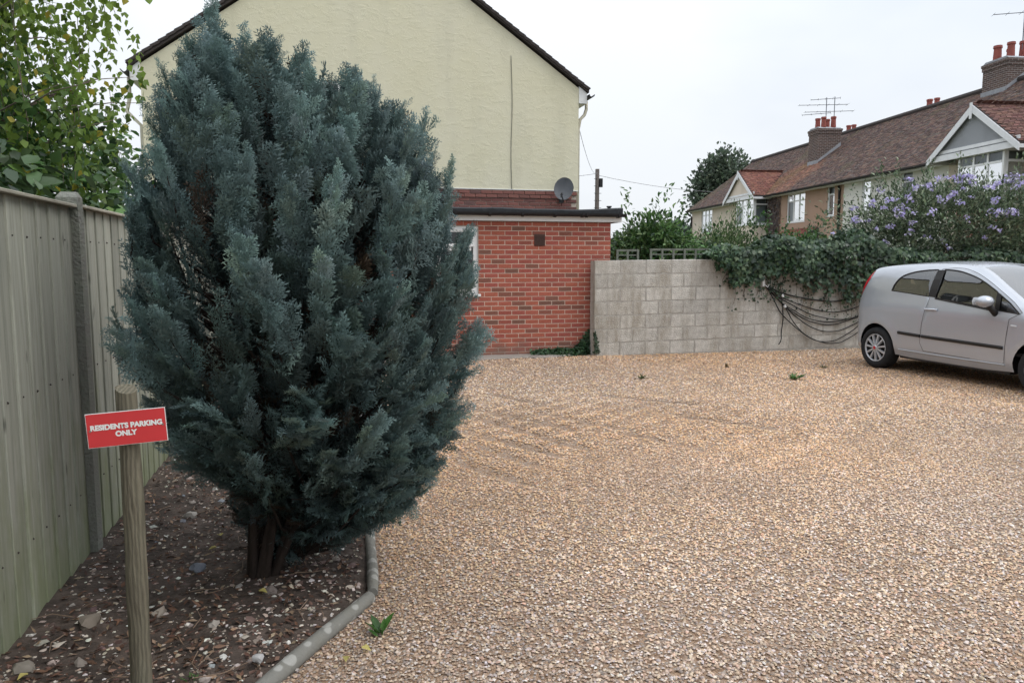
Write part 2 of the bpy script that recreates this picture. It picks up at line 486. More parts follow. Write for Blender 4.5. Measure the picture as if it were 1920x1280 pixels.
# shreds of bark and dead leaf
n = 4200
x, y = bed_pts(n); d = rs.randn(n, 3)*[1, 1, .22]; nr = rs.randn(n, 3)*.35 + [0, 0, 1]
stamp('leaf_litter', LEAF4_T, LEAF4_F, np.stack([x, y, bz(x, y)*np.minimum(1, (log_x(y)-x)*3) + .008 + .008*rs.rand(n)], -1), frames(d, nr),
      np.stack([.012+.02*rs.rand(n), .02+.035*rs.rand(n), .02+0*x], -1),
      pick(rs, n, [(.13,.07,.045), (.085,.045,.03), (.2,.13,.085), (.26,.19,.13), (.06,.035,.025)], [5, 5, 3, 1.3, 4], .25), m_chip, bed, smooth=False)
# twigs
tw = MB()
for i in range(46):
    y = 2.0 + rs.rand()*3.6; x = -1.15 + rs.rand()*(float(log_x(y)) + 1.0); a = rs.rand()*6.28; L = .06 + .16*rs.rand()
    z = float(bz(x, y)) + .012
    tw.tube([(x, y, z), (x+L*.5*math.cos(a), y+L*.5*math.sin(a), z+.012*rs.rand()), (x+L*math.cos(a+.3), y+L*math.sin(a+.3), z+.004)], [.0022, .002, .001], 5)
o = tw.obj('twigs', mat('dry_twig', (.20,.14,.10), .9), bed); o['kind'] = 'stuff'
# ------------------------------------------------------------------ timber fence with concrete posts
FX = -1.22
def board_mat():
    m = mat('weathered_board', (.25,.255,.22), .9, spec=.2)
    n, l, b = nodes_of(m)
    tc = n.new('ShaderNodeTexCoord'); oi = n.new('ShaderNodeObjectInfo')
    ge = n.new('ShaderNodeNewGeometry')
    off = n.new('ShaderNodeVectorMath'); off.operation = 'SCALE'; off.inputs['Scale'].default_value = 37
    cmb = n.new('ShaderNodeCombineXYZ'); l.new(oi.outputs['Random'], cmb.inputs[0]); l.new(oi.outputs['Random'], cmb.inputs[1]); l.new(cmb.outputs[0], off.inputs[0])
    ad = n.new('ShaderNodeVectorMath'); l.new(tc.outputs['Object'], ad.inputs[0]); l.new(off.outputs[0], ad.inputs[1])
    mp = n.new('ShaderNodeMapping'); mp.inputs['Scale'].default_value = (4, 15, .8); l.new(ad.outputs[0], mp.inputs[0])
    gr = n.new('ShaderNodeTexNoise'); gr.inputs['Scale'].default_value = 2.2; gr.inputs['Detail'].default_value = 9; gr.inputs['Roughness'].default_value = .7; gr.inputs['Distortion'].default_value = .5
    l.new(mp.outputs[0], gr.inputs['Vector'])
    mp2 = n.new('ShaderNodeMapping'); mp2.inputs['Scale'].default_value = (1, 5, 1.6); l.new(ad.outputs[0], mp2.inputs[0])
    bl = n.new('ShaderNodeTexNoise'); bl.inputs['Scale'].default_value = 1.6; bl.inputs['Detail'].default_value = 6; bl.inputs['Roughness'].default_value = .65
    l.new(mp2.outputs[0], bl.inputs['Vector'])
    r1 = n.new('ShaderNodeValToRGB'); e = r1.color_ramp.elements
    e[0].position = .24; e[0].color = (.20,.202,.17, 1); e[1].position = .78; e[1].color = (.42,.42,.36, 1)
    x = e.new(.5); x.color = (.325,.33,.28, 1)
    l.new(gr.outputs['Fac'], r1.inputs[0])
    # algae: patchy, thickest near the wet ground
    sp = n.new('ShaderNodeSeparateXYZ'); l.new(ge.outputs['Position'], sp.inputs[0])
    mr = n.new('ShaderNodeMapRange'); mr.inputs['From Min'].default_value = 1.2; mr.inputs['From Max'].default_value = 0.0
    mr.inputs['To Min'].default_value = -.30; mr.inputs['To Max'].default_value = .22
    l.new(sp.outputs['Z'], mr.inputs['Value'])
    sm = n.new('ShaderNodeMath'); sm.operation = 'ADD'; l.new(mr.outputs[0], sm.inputs[0]); l.new(bl.outputs['Fac'], sm.inputs[1])
    r2 = n.new('ShaderNodeMapRange'); r2.inputs['From Min'].default_value = .36; r2.inputs['From Max'].default_value = .72; r2.inputs['To Max'].default_value = .75
    l.new(sm.outputs[0], r2.inputs['Value'])
    mx = n.new('ShaderNodeMix'); mx.data_type = 'RGBA'; l.new(r2.outputs[0], mx.inputs['Factor']); l.new(r1.outputs[0], mx.inputs['A'])
    mx.inputs['B'].default_value = (.19,.215,.11, 1)
    # knots
    mk = n.new('ShaderNodeMapping'); mk.inputs['Scale'].default_value = (1, 9, 3.2); l.new(ad.outputs[0], mk.inputs[0])
    vo = n.new('ShaderNodeTexVoronoi'); vo.inputs['Scale'].default_value = 1.0; l.new(mk.outputs[0], vo.inputs['Vector'])
    kr = n.new('ShaderNodeMapRange'); kr.inputs['From Min'].default_value = .04; kr.inputs['From Max'].default_value = .13; kr.inputs['To Min'].default_value = .42; kr.inputs['To Max'].default_value = 1
    l.new(vo.outputs['Distance'], kr.inputs['Value'])
    rv = n.new('ShaderNodeMapRange'); rv.inputs['To Min'].default_value = .78; rv.inputs['To Max'].default_value = 1.16; l.new(oi.outputs['Random'], rv.inputs['Value'])
    mu = n.new('ShaderNodeMath'); mu.operation = 'MULTIPLY'; l.new(kr.outputs[0], mu.inputs[0]); l.new(rv.outputs[0], mu.inputs[1])
    vm = n.new('ShaderNodeVectorMath'); vm.operation = 'SCALE'; l.new(mx.outputs['Result'], vm.inputs[0]); l.new(mu.outputs[0], vm.inputs['Scale'])
    l.new(vm.outputs[0], b.inputs['Base Color'])
    bp = n.new('ShaderNodeBump'); bp.inputs['Strength'].default_value = .5; bp.inputs['Distance'].default_value = .004
    l.new(gr.outputs['Fac'], bp.inputs['Height']); l.new(bp.outputs[0], b.inputs['Normal'])
    return m
m_board = board_mat()
m_conc = mat('concrete_post', (.23,.23,.205), .95, 14, .3, bump=1.2, bscale=70, col2=(.16,.17,.14))
m_cap = mat('fence_cap', (.34,.32,.26), .9, 10, .25, stretch=(1, .2, 1), bump=.5, bscale=40)
fence = thing('timber_fence', 'tall weathered closeboard fence with concrete posts on the left', 'fence', (FX, 3, 0))
rf = random.Random(3)
m_nail = mat('rusty_nail', (.05,.04,.035), .7)
POSTS = [0.33, 2.24, 4.15, 6.06, 7.97, 9.88, 11.7]
def post_mb(y):
    mb = MB(); a = .040
    z = 1.845
    mb.add([(FX-.075, y-a, -.05), (FX+.022, y-a, -.05), (FX+.022, y+a, -.05), (FX-.075, y+a, -.05),
            (FX-.075, y-a, z), (FX+.022, y-a, z), (FX+.022, y+a, z), (FX-.075, y+a, z),
            (FX-.06, y-.01, z+.028), (FX+.008, y-.01, z+.028), (FX+.008, y+.02, z+.028), (FX-.06, y+.02, z+.028)],
           [(0,1,5,4), (1,2,6,5), (2,3,7,6), (3,0,4,7), (4,5,9,8), (5,6,10,9), (6,7,11,10), (7,4,8,11), (8,9,10,11)])
    return mb
for y in POSTS: post_mb(y).obj('concrete_post', m_conc, fence)
for k in range(len(POSTS)-1):
    ya, yb = POSTS[k]+.046, POSTS[k+1]-.044
    top = 1.80 - .006*(k % 2)
    panel = MB().box((FX-.062, ya, .35), (FX-.03, yb, .42)).box((FX-.062, ya, .95), (FX-.03, yb, 1.02)).box((FX-.062, ya, 1.6), (FX-.03, yb, 1.67)).obj('panel', m_board, fence)
    MB().box((FX-.05, ya, top), (FX+.02, yb, top+.016), .003).obj('capping_strip', m_cap, panel)
    nb = 12; w = (yb-ya)/nb; y = ya
    for i in range(nb):
        wi = w*(1 + .10*(rf.random()-.5)); y1 = min(yb, ya + (i+1)*w + .012*(rf.random()-.5))
        g_ = .006 if rf.random() < .07 else -.012          # feather edges overlap; a few boards have parted
        t0, t1 = .004, .015                       # thin edge under the next, thick edge proud
        x = FX - .024 + .003*rf.random()
        zb = -.04 + .02*rf.random()
        mb = MB().prism([(x, y), (x, y1-g_), (x+t0+.001, y1-g_), (x+t1, y+.003), (x+t1-.003, y)], 'z', zb, top-.001)
        o = mb.mesh('board', m_board, False, (x, y, 0))
        ob = link(bpy.data.objects.new('board', o), panel)
        ob.location = Vector((x, y, 0)) - origin_of(fence)
        y = y1
    nl = MB()
    for i in range(nb):
        for zr in (.385, .985, 1.635):
            yy = ya + (i+.22)*w; xx = FX - .009; nl.tube([(xx-.002, yy+.004*rf.random(), zr+.012*(rf.random()-.5)), (xx+.003, yy, zr)], .0042, 6)
    o = nl.obj('nail_heads', m_nail, panel); o['kind'] = 'stuff'

# ------------------------------------------------------------------ parking sign on its post
SX, SY = -0.673, 2.68
m_stake = mat('stake_wood', (.165,.145,.105), .85, 7, .35, bump=.8, bscale=30, stretch=(3, 3, .5), col2=(.12,.112,.08))
n_, l_, b_ = nodes_of(m_stake)
wv = n_.new('ShaderNodeTexWave'); wv.inputs['Scale'].default_value = 5; wv.inputs['Distortion'].default_value = 9; wv.inputs['Detail'].default_value = 3; wv.inputs['Detail Scale'].default_value = .7
tcx = n_.new('ShaderNodeTexCoord'); mpx = n_.new('ShaderNodeMapping'); mpx.inputs['Scale'].default_value = (5, 5, 1.3); l_.new(tcx.outputs['Object'], mpx.inputs[0]); l_.new(mpx.outputs[0], wv.inputs['Vector'])
lk = b_.inputs['Base Color'].links[0].from_socket
vmx = n_.new('ShaderNodeVectorMath'); vmx.operation = 'SCALE'; mrx = n_.new('ShaderNodeMapRange'); mrx.inputs['To Min'].default_value = .72; mrx.inputs['To Max'].default_value = 1.15
l_.new(wv.outputs['Fac'], mrx.inputs['Value']); l_.new(lk, vmx.inputs[0]); l_.new(mrx.outputs[0], vmx.inputs['Scale']); l_.new(vmx.outputs[0], b_.inputs['Base Color'])
sign = thing('parking_sign', 'red RESIDENTS PARKING ONLY sign on a short round wooden stake', 'sign', (SX, SY, 0))
st = MB(); zs = np.linspace(-.05, 1.112, 22); k0 = 0; SEG = 18
for i, z in enumerate(zs):
    for j in range(SEG):
        a = 6.2832*j/SEG
        r = .0325*(1 + .05*math.sin(a*2+z*3) + .03*math.sin(a*3-z*7)) + .0012*math.sin(z*19)
        st.v.append((SX + r*math.cos(a) + .006*math.sin(z*2.3), SY + r*math.sin(a), z + (.012*math.cos(a-2) if i == 21 else 0)))
for i in range(21):
    for j in range(SEG):
        a, b = i*SEG+j, i*SEG+(j+1) % SEG; st.f.append((a, b, b+SEG, a+SEG))
st.f.append(tuple(21*SEG+j for j in range(SEG)))
st.obj('stake', m_stake, sign, 60)
m_red = mat('sign_red', (.60,.045,.05), .35, 6, .06, spec=.4)
m_white = mat('sign_white', (.8,.8,.78), .5)
# board frame: u to the right, w up, facing the camera
def sign_frame():
    n = Vector((-SX*0.55 - .22, -SY, .0)).normalized()      # towards the viewer
    u = Vector((0, 0, 1)).cross(n).normalized()
    roll = R(2.9)
    w = Vector((0, 0, 1))
    u2 = u*math.cos(roll) + w*math.sin(roll); w2 = -u*math.sin(roll) + w*math.cos(roll)
    return u2, w2, n
su, sw, sn = sign_frame()
sc_ = Vector((SX+.009, SY, .990)) + sn*.046
def sp_(a, b, c=0): return sc_ + su*a + sw*b + sn*c
hw, hh = .119, .0565
bd = MB()
bd.add([sp_(s*hw, t*hh, d) for d in (-.0035, .0) for s, t in ((-1,-1), (1,-1), (1,1), (-1,1))], [(3,2,1,0), (4,5,6,7), (0,1,5,4), (1,2,6,5), (2,3,7,6), (3,0,4,7)])
board = bd.obj('sign_board', m_white, sign)
MB().add([sp_(s*(hw-.0018), t*(hh-.0018), .0012) for s, t in ((-1,-1), (1,-1), (1,1), (-1,1))], [(0,1,2,3)]).obj('red_face', m_red, board)
def text_mesh(name, body, size, m, parent, place, bold=.0, extr=.0):
    cu = bpy.data.curves.new(name, 'FONT'); cu.body = body; cu.size = size; cu.align_x = 'CENTER'; cu.align_y = 'CENTER'; cu.offset = bold; cu.extrude = extr
    o = bpy.data.objects.new(name, cu); COL.objects.link(o)
    dg = bpy.context.evaluated_depsgraph_get(); me = bpy.data.meshes.new_from_object(o.evaluated_get(dg))
    bpy.data.objects.remove(o); me.name = name
    off = origin_of(parent)
    for v in me.vertices: v.co = place(v.co.x, v.co.y, v.co.z) - off
    me.materials.clear(); me.materials.append(m)
    return link(bpy.data.objects.new(name, me), parent)
for a_ in (-.108, .108): MB().tube([sp_(a_, .0, .001), sp_(a_, .0, .0035)], .0032, 8).obj('screw', m_conc, board)
text_mesh('lettering', 'RESIDENTS PARKING', .0232, m_white, board, lambda a, b, c: sp_(a*.985, b+.0085, .0024), .00125)
text_mesh('lettering', 'ONLY', .0232, m_white, board, lambda a, b, c: sp_(a-.004, b-.0165, .0024), .00125)

# ------------------------------------------------------------------ round edging logs
m_log = mat('edging_log', (.20,.195,.175), .9, 12, .25, bump=.6, bscale=40, stretch=(1, 1, 1), col2=(.15,.145,.125))
n_, l_, b_ = nodes_of(m_log)
tcx = n_.new('ShaderNodeTexCoord'); vo = n_.new('ShaderNodeTexVoronoi'); vo.inputs['Scale'].default_value = 11; vo.inputs['Randomness'].default_value = .8
l_.new(tcx.outputs['Object'], vo.inputs['Vector'])
mrx = n_.new('ShaderNodeMapRange'); mrx.inputs['From Min'].default_value = .36; mrx.inputs['From Max'].default_value = .30
l_.new(vo.outputs['Distance'], mrx.inputs['Value'])
mx = n_.new('ShaderNodeMix'); mx.data_type = 'RGBA'; l_.new(mrx.outputs[0], mx.inputs['Factor']); l_.new(b_.inputs['Base Color'].links[0].from_socket, mx.inputs['A']); mx.inputs['B'].default_value = (.31,.305,.28, 1)
l_.new(mx.outputs['Result'], b_.inputs['Base Color'])
def log(p, q, r, label):
    p, q = Vector(p), Vector(q); d = (q-p); n = 14
    mb = MB(); pts = []; rad = []
    for i in range(n+1):
        t = i/n; pts.append(p + d*t + Vector((.003*math.sin(t*9), .003*math.cos(t*7), .002*math.sin(t*11))))
        rad.append(r*(1 + .04*math.sin(t*13)) * (.9 if i in (0, n) else 1))
    mb.tube(pts, rad, 12)
    o = mb.mesh('edging_log', m_log, 50, p); ob = link(bpy.data.objects.new('edging_log', o)); ob.location = p
    return tag(ob, label, 'edging log', 'round logs edging the planting bed')
log((-.62, 2.12, .016), (.135, 3.32, .012), .033, 'grey round edging log lying diagonally at the bottom of the picture')
log((.152, 3.36, .012), (.205, 4.72, .012), .027, 'grey round edging log running away under the right of the cypress')

# ------------------------------------------------------------------ cypress
def frond(seed, n_side=9):
    """a flat fern-like cypress frond: axis, side shoots, branchlets and scale-leaved tips; returns the shade of each vertex too (new growth at the tips)"""
    r = np.random.RandomState(seed); V = []; F = []; C_ = []
    zc = lambda p: .16*p[1]**2 - .35*p[0]**2
    bend = .12*r.randn()
    def blade(p, d, L, w, z0, z1, c0, c1):
        px = np.array([-d[1], d[0]])*w; k = len(V); m_ = p + d*L*.5; e = p + d*L
        V.extend([(*p, z0), (*(m_-px), (z0+z1)/2+.006), (*(m_+px), (z0+z1)/2-.004), (*e, z1)]); C_.extend([c0, (c0+c1)/2, (c0+c1)/2, c1])
        F.extend([(k, k+2, k+1), (k+1, k+2, k+3)])
    def tip_(p, d, L, w, z0, z1, c0, c1):
        px = np.array([-d[1], d[0]])*w; k = len(V); e = p + d*L
        V.extend([(*(p-px), z0), (*(p+px), z0), (*e, z1)]); C_.extend([c0, c0, c1]); F.append((k, k+1, k+2))
    ax = lambda t: np.array([bend*t*t, t])
    for i in range(4):
        p, q_ = ax(i/4), ax((i+1)/4); d = q_-p; L = np.linalg.norm(d); blade(p, d/L, L*1.05, .012, zc(p), zc(q_), .3+.15*i, .45+.15*i)
    for i in range(n_side):
        t = .14 + .82*i/(n_side-1)
        for s in (-1, 1):
            tt = min(.99, t + .02*r.randn() + (.035 if s > 0 else 0)); p = ax(tt)
            a = R(36 + 7*r.randn())*s + bend*tt; L = (.40*(1-t)**.7 + .07)*(1 + .18*r.randn())*(.75 if t < .2 else 1)
            d = np.array([math.sin(a), math.cos(a)]); z0 = zc(p); z1 = zc(p+d*L) + .05*r.randn()
            blade(p, d, L, .012, z0, z1, .35+.4*t, .75+.25*t)
            m_ = max(2, int(round(L/.080)))
            for j in range(m_):
                u = (j+.55)/m_; pp = p + d*L*u; zz = z0 + (z1-z0)*u
                for s2 in (-1, 1):
                    a2 = a + s2*R(40 + 8*r.randn()); l2 = (.115*(1-.5*u) + .025)*(1+.2*r.randn()); d2 = np.array([math.sin(a2), math.cos(a2)])
                    sh = .45 + .3*t + .2*u; ze = zz + .03*r.randn() - .01
                    blade(pp, d2, l2*1.05, .014, zz, ze, sh, sh+.25)
                    if l2 > .115:
                        for s3 in (-1, 1):
                            a3 = a2 + s3*R(38); d3 = np.array([math.sin(a3), math.cos(a3)])
                            tip_(pp+d2*l2*.4, d3, l2*.42, .010, zz+(ze-zz)*.4, ze, sh+.05, sh+.3)
    C_ = np.array(C_)
    tc = np.stack([.40+.88*C_, .40+.86*C_, .37+.90*C_], -1)
    return np.array(V), np.array(F), tc
m_cyp = mat('cypress_foliage', (.06,.10,.1), .6, attr='tint', nscale=30, namt=.12, spec=.25, transl=.12)
m_cbark = mat('cypress_bark', (.026,.018,.014), .95, 14, .35, bump=1.2, bscale=40, stretch=(2, 2, .4))
cyp = thing('cypress_tree', 'dense blue green cypress growing in the bed beside the red sign', 'tree', (-.36, 3.62, 0))
rc = np.random.RandomState(11)
# silhouette of the crown: height -> centre and half width (metres, across the view) at the trunk's distance
CYP_Z = np.array([.16, .25, .437, .624, .865, 1.132, 1.372, 1.773, 2.03, 2.20, 2.36, 2.47, 2.58, 2.70])
CYP_C = np.array([.12, .18, .26, .30, .25, .225, .22, .22, .215, .19, .10, -.03, -.13, -.16])
CYP_R = np.array([.22, .37, .52, .63, .71, .77, .79, .725, .655, .57, .43, .22, .08, .02])
cr_, cf_ = np.array([math.cos(YAW), -math.sin(YAW)]), np.array([math.sin(YAW), math.cos(YAW)])
def crown_pt(z, phi, f):
    c = np.interp(z, CYP_Z, CYP_C); r = np.interp(z, CYP_Z, CYP_R)*f
    k = np.interp(z, [.2, .5, .9], [.50, .72, .92])
    a = c + r*np.cos(phi); b = r*k*np.sin(phi)
    base = np.array([-.36, 3.62]) + cf_*.10
    return np.stack([base[0] + cr_[0]*a + cf_[0]*b, base[1] + cr_[1]*a + cf_[1]*b, z + 0*a], -1)
variants = [frond(20+i) for i in range(5)]
branches = MB(); SP = [[] for _ in variants]
def add_frond(tip, phi, zt, L, tone, lean=1.0, twist=.55):
    out = cr_[:, None]*0
    o2 = np.array([cr_[0]*math.cos(phi)+cf_[0]*math.sin(phi), cr_[1]*math.cos(phi)+cf_[1]*math.sin(phi), 0.0])
    h = float(np.clip((zt-.25)/1.5, 0, 1))
    d = o2*(1.05 - .70*h)*lean + np.array([0, 0, .22 + .85*h]) + rc.randn(3)*.17
    d = d/np.linalg.norm(d)
    nr = o2*(.25+.75*h) + np.array([0, 0, .95*(1-h)]) + rc.randn(3)*twist
    SP[rc.randint(len(variants))].append((tip - d*L, d, nr, L, tone))
    return d
def plume(phi, zt, fo, tone, n=9, ln=.36):
    """an upright plume: fronds set alternately along a leaning shoot that ends in a point"""
    p1 = crown_pt(zt, phi, fo)
    o2 = np.array([cr_[0]*math.cos(phi)+cf_[0]*math.sin(phi), cr_[1]*math.cos(phi)+cf_[1]*math.sin(phi), 0.0])
    h = float(np.clip((zt-.30)/1.5, 0, 1)); side = np.array([-o2[1], o2[0], 0])
    A = unit(o2*(1.0 - .80*h) + np.array([0, 0, .22 + .85*h]) + side*.22*rc.randn() + rc.randn(3)*.10)
    sd_ = unit(side - A*np.dot(side, A)); tw_ = .5*rc.randn(); fa = sd_*math.cos(tw_) + np.cross(A, sd_)*math.sin(tw_)
    for k in range(n):
        t = k/(n-1); s = 0 if k == n-1 else (1 if k % 2 else -1)
        L = (.205 - .075*t)*(.85+.3*rc.rand())
        an = s*R(30 - 8*t + 9*rc.randn())
        d = unit(A*math.cos(an) + fa*math.sin(an) + rc.randn(3)*.10 + np.array([0, 0, -.10*(1-h)]))
        nr = unit(np.cross(fa, A)*(1 if np.dot(np.cross(fa, A), o2 + np.array([0, 0, .5])) > 0 else -1) + rc.randn(3)*.42)
        p = p1 - A*ln*(1-t) - d*L*.92*(1 if s == 0 else .45)
        SP[rc.randint(len(variants))].append((p, d, nr, L, tone*(.62 + .45*t)*(1 + .08*rc.randn())))
    r0 = crown_pt(max(.1, zt-.55), phi, .25); q0 = p1 - A*ln
    branches.tube([tuple(r0), tuple((r0+q0)/2+np.array([0, 0, -.04])), tuple(q0), tuple(p1-A*.12)], [.009, .007, .005, .002], 4, cap=False)
NP = 285
for i in range(NP):
    zt = .22 + 2.34*((i+.5)/NP)**.88 + .05*rc.randn(); zt = min(max(zt, .2), 2.58)
    phi = i*2.39996 + .25*rc.randn()
    fur = rc.rand()
    fo = .95 + .13*fur; tone = .80 + .42*fur + .08*rc.randn()  # plumes set back get a darker tone, painting the furrows' shade
    if zt < .56 and math.cos(phi) < .25 and math.sin(phi) < .35: fo *= .86; tone = .42  # shade of the open lower front put into the tone
    plume(phi, zt, fo, tone, 8, .34 if zt < 2.3 else .26)
for i in range(46):                                   # low drooping plumes on the open side
    phi = -1.9 + 3.4*rc.rand(); zt = .20 + .62*rc.rand()
    if math.cos(phi) < -.1: continue
    plume(phi, zt, .90+.12*rc.rand(), .72+.2*rc.rand(), 7, .26)
for i in range(380):                                  # growth between the plumes
    zt = .30 + 2.05*rc.rand(); phi = rc.rand()*6.2832
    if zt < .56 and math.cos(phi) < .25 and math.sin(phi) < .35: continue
    add_frond(crown_pt(zt, phi, .86+.10*rc.rand()), phi, zt, .18+.05*rc.rand(), .66+.12*rc.randn(), .9, .6)
for i in range(380):                                  # second layer within, tone lowered for the shade inside
    zt = .24 + 2.2*rc.rand(); phi = rc.rand()*6.2832
    if zt < .52 and math.cos(phi) < .2 and math.sin(phi) < .3 and rc.rand() < .7: continue
    add_frond(crown_pt(zt, phi, .74+.13*rc.rand()), phi, zt, .22, .52+.1*rc.randn(), .8, .7)
for i in range(170):                                  # the dense heart of the tree, inner shade put into its tone
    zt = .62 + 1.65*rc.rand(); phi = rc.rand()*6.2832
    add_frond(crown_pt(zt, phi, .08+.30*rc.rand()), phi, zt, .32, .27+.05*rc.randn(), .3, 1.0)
for i in range(250):                                  # old growth close to the stems, colour darkened for the shade in there
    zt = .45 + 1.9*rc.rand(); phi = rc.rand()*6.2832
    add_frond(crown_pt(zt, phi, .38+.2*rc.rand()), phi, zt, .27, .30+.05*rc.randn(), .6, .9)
for i in range(150):                                  # dead sprays hanging round the foot, the shade there put into their tone
    phi = rc.rand()*6.2832; zt = .17 + .42*rc.rand()
    add_frond(crown_pt(zt, phi, .45+.45*rc.rand()), phi, .35, .17, .26+.10*rc.rand(), 1.0, .8)
for i in range(60):                                   # a few loose sprays at the bare foot
    a = rc.rand()*6.28; z = .22 + .3*rc.rand()
    add_frond(crown_pt(z, a, .55+.3*rc.rand()), a, .5, .15, (.6+.2*rc.rand()) if i < 24 else .35)
# leaders standing as spikes round the top
for (a, zt, b) in ((-.165, 2.76, .0), (-.165, 2.66, .0), (-.14, 2.54, .05), (-.21, 2.52, -.05), (-.08, 2.44, .1), (-.33, 2.38, 0), (-.40, 2.28, 0), (.02, 2.46, -.1), (.12, 2.46, 0), (.20, 2.42, .05), (.30, 2.44, -.1), (.38, 2.38, 0), (.47, 2.42, .1), (.57, 2.34, 0), (.66, 2.22, -.1), (.72, 2.08, 0), (-.46, 2.18, .1), (-.52, 2.02, 0), (.80, 1.90, 0)):
    base = np.array([-.36, 3.62]) + cf_*(.10+b)
    tip = np.array([base[0]+cr_[0]*a, base[1]+cr_[1]*a, zt]); n_s = 9
    for k in range(n_s):
        t = k/(n_s-1); L = .20 - .07*t
        an = rc.rand()*6.28; o_ = np.array([math.cos(an), math.sin(an), 0]); d = unit(np.array([0, 0, 1.0]) + o_*(.55*(1-t)+.06))
        p = tip - np.array([0, 0, .42])*(1-t) - np.array([cr_[0]*a, cr_[1]*a, 0])*.15*(1-t) - d*L*(t)
        SP[rc.randint(len(variants))].append((p, d, np.cross(d, rc.randn(3)), L, 1.0+.12*rc.randn()))
crown = branches.obj('crown', m_cbark, cyp); crown['kind'] = 'stuff'
for vi, (T, F, tc) in enumerate(variants):
    A = SP[vi]
    P = np.array([a[0] for a in A]); D = np.array([a[1] for a in A]); Nn = np.array([a[2] for a in A]); L = np.array([a[3] for a in A]); tone = np.array([a[4] for a in A])
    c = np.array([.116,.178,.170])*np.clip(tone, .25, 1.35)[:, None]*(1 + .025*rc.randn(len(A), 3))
    brown = (tone < .5) & (rc.rand(len(A)) < .28)
    c[brown] = np.array([.05,.037,.026])*(.6+.5*rc.rand(brown.sum(), 1))
    warm = rc.rand(len(A)) < .10; c[warm] *= np.array([1.08, 1.02, .88])
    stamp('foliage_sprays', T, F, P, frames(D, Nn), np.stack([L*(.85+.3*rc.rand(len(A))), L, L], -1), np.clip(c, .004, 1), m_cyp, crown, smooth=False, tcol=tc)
# stems
tr = MB()
bx, by = -.36, 3.62
tr.tube([(bx, by, -.05), (bx+.01, by+.02, .25), (bx+.05, by+.08, .9), (bx+.02, by+.1, 1.7), (bx-.1, by+.12, 2.5)], [.05, .04, .034, .026, .01], 10)
for i in range(22):
    a = i*2.4 + .4; r_ = .20 + .16*rc.rand()
    e = crown_pt(.8 + .5*rc.rand(), a, .30+.15*rc.rand())
    tr.tube([(bx+.05*math.cos(a), by+.05*math.sin(a), -.02+.02*rc.rand()), tuple(np.array([bx, by, .05])*.62 + e*.38 + rc.randn(3)*.015), tuple(np.array([bx, by, .05])*.3 + e*.7 + rc.randn(3)*.02), tuple(e)], [.02, .014, .009, .004], 7)
tr.obj('trunk', m_cbark, cyp, 60)
# dead inner twigs low in the crown
dt = MB()
for i in range(520):
    z = .14 + .75*rc.rand(); a = rc.rand()*6.28; f0 = .15 + .55*rc.rand(); p = crown_pt(z, a, f0); d = np.array([math.cos(a)*cr_[0], math.cos(a)*cr_[1], .5*rc.rand()-.1]) + rc.randn(3)*.5; d = d/np.linalg.norm(d)*(.08+.14*rc.rand())
    dt.tube([tuple(p), tuple(p+d*.5+rc.randn(3)*.01), tuple(p+d)], [.003, .002, .001], 4, cap=False)
o = dt.obj('dead_twigs', m_cbark, crown); o['kind'] = 'stuff'
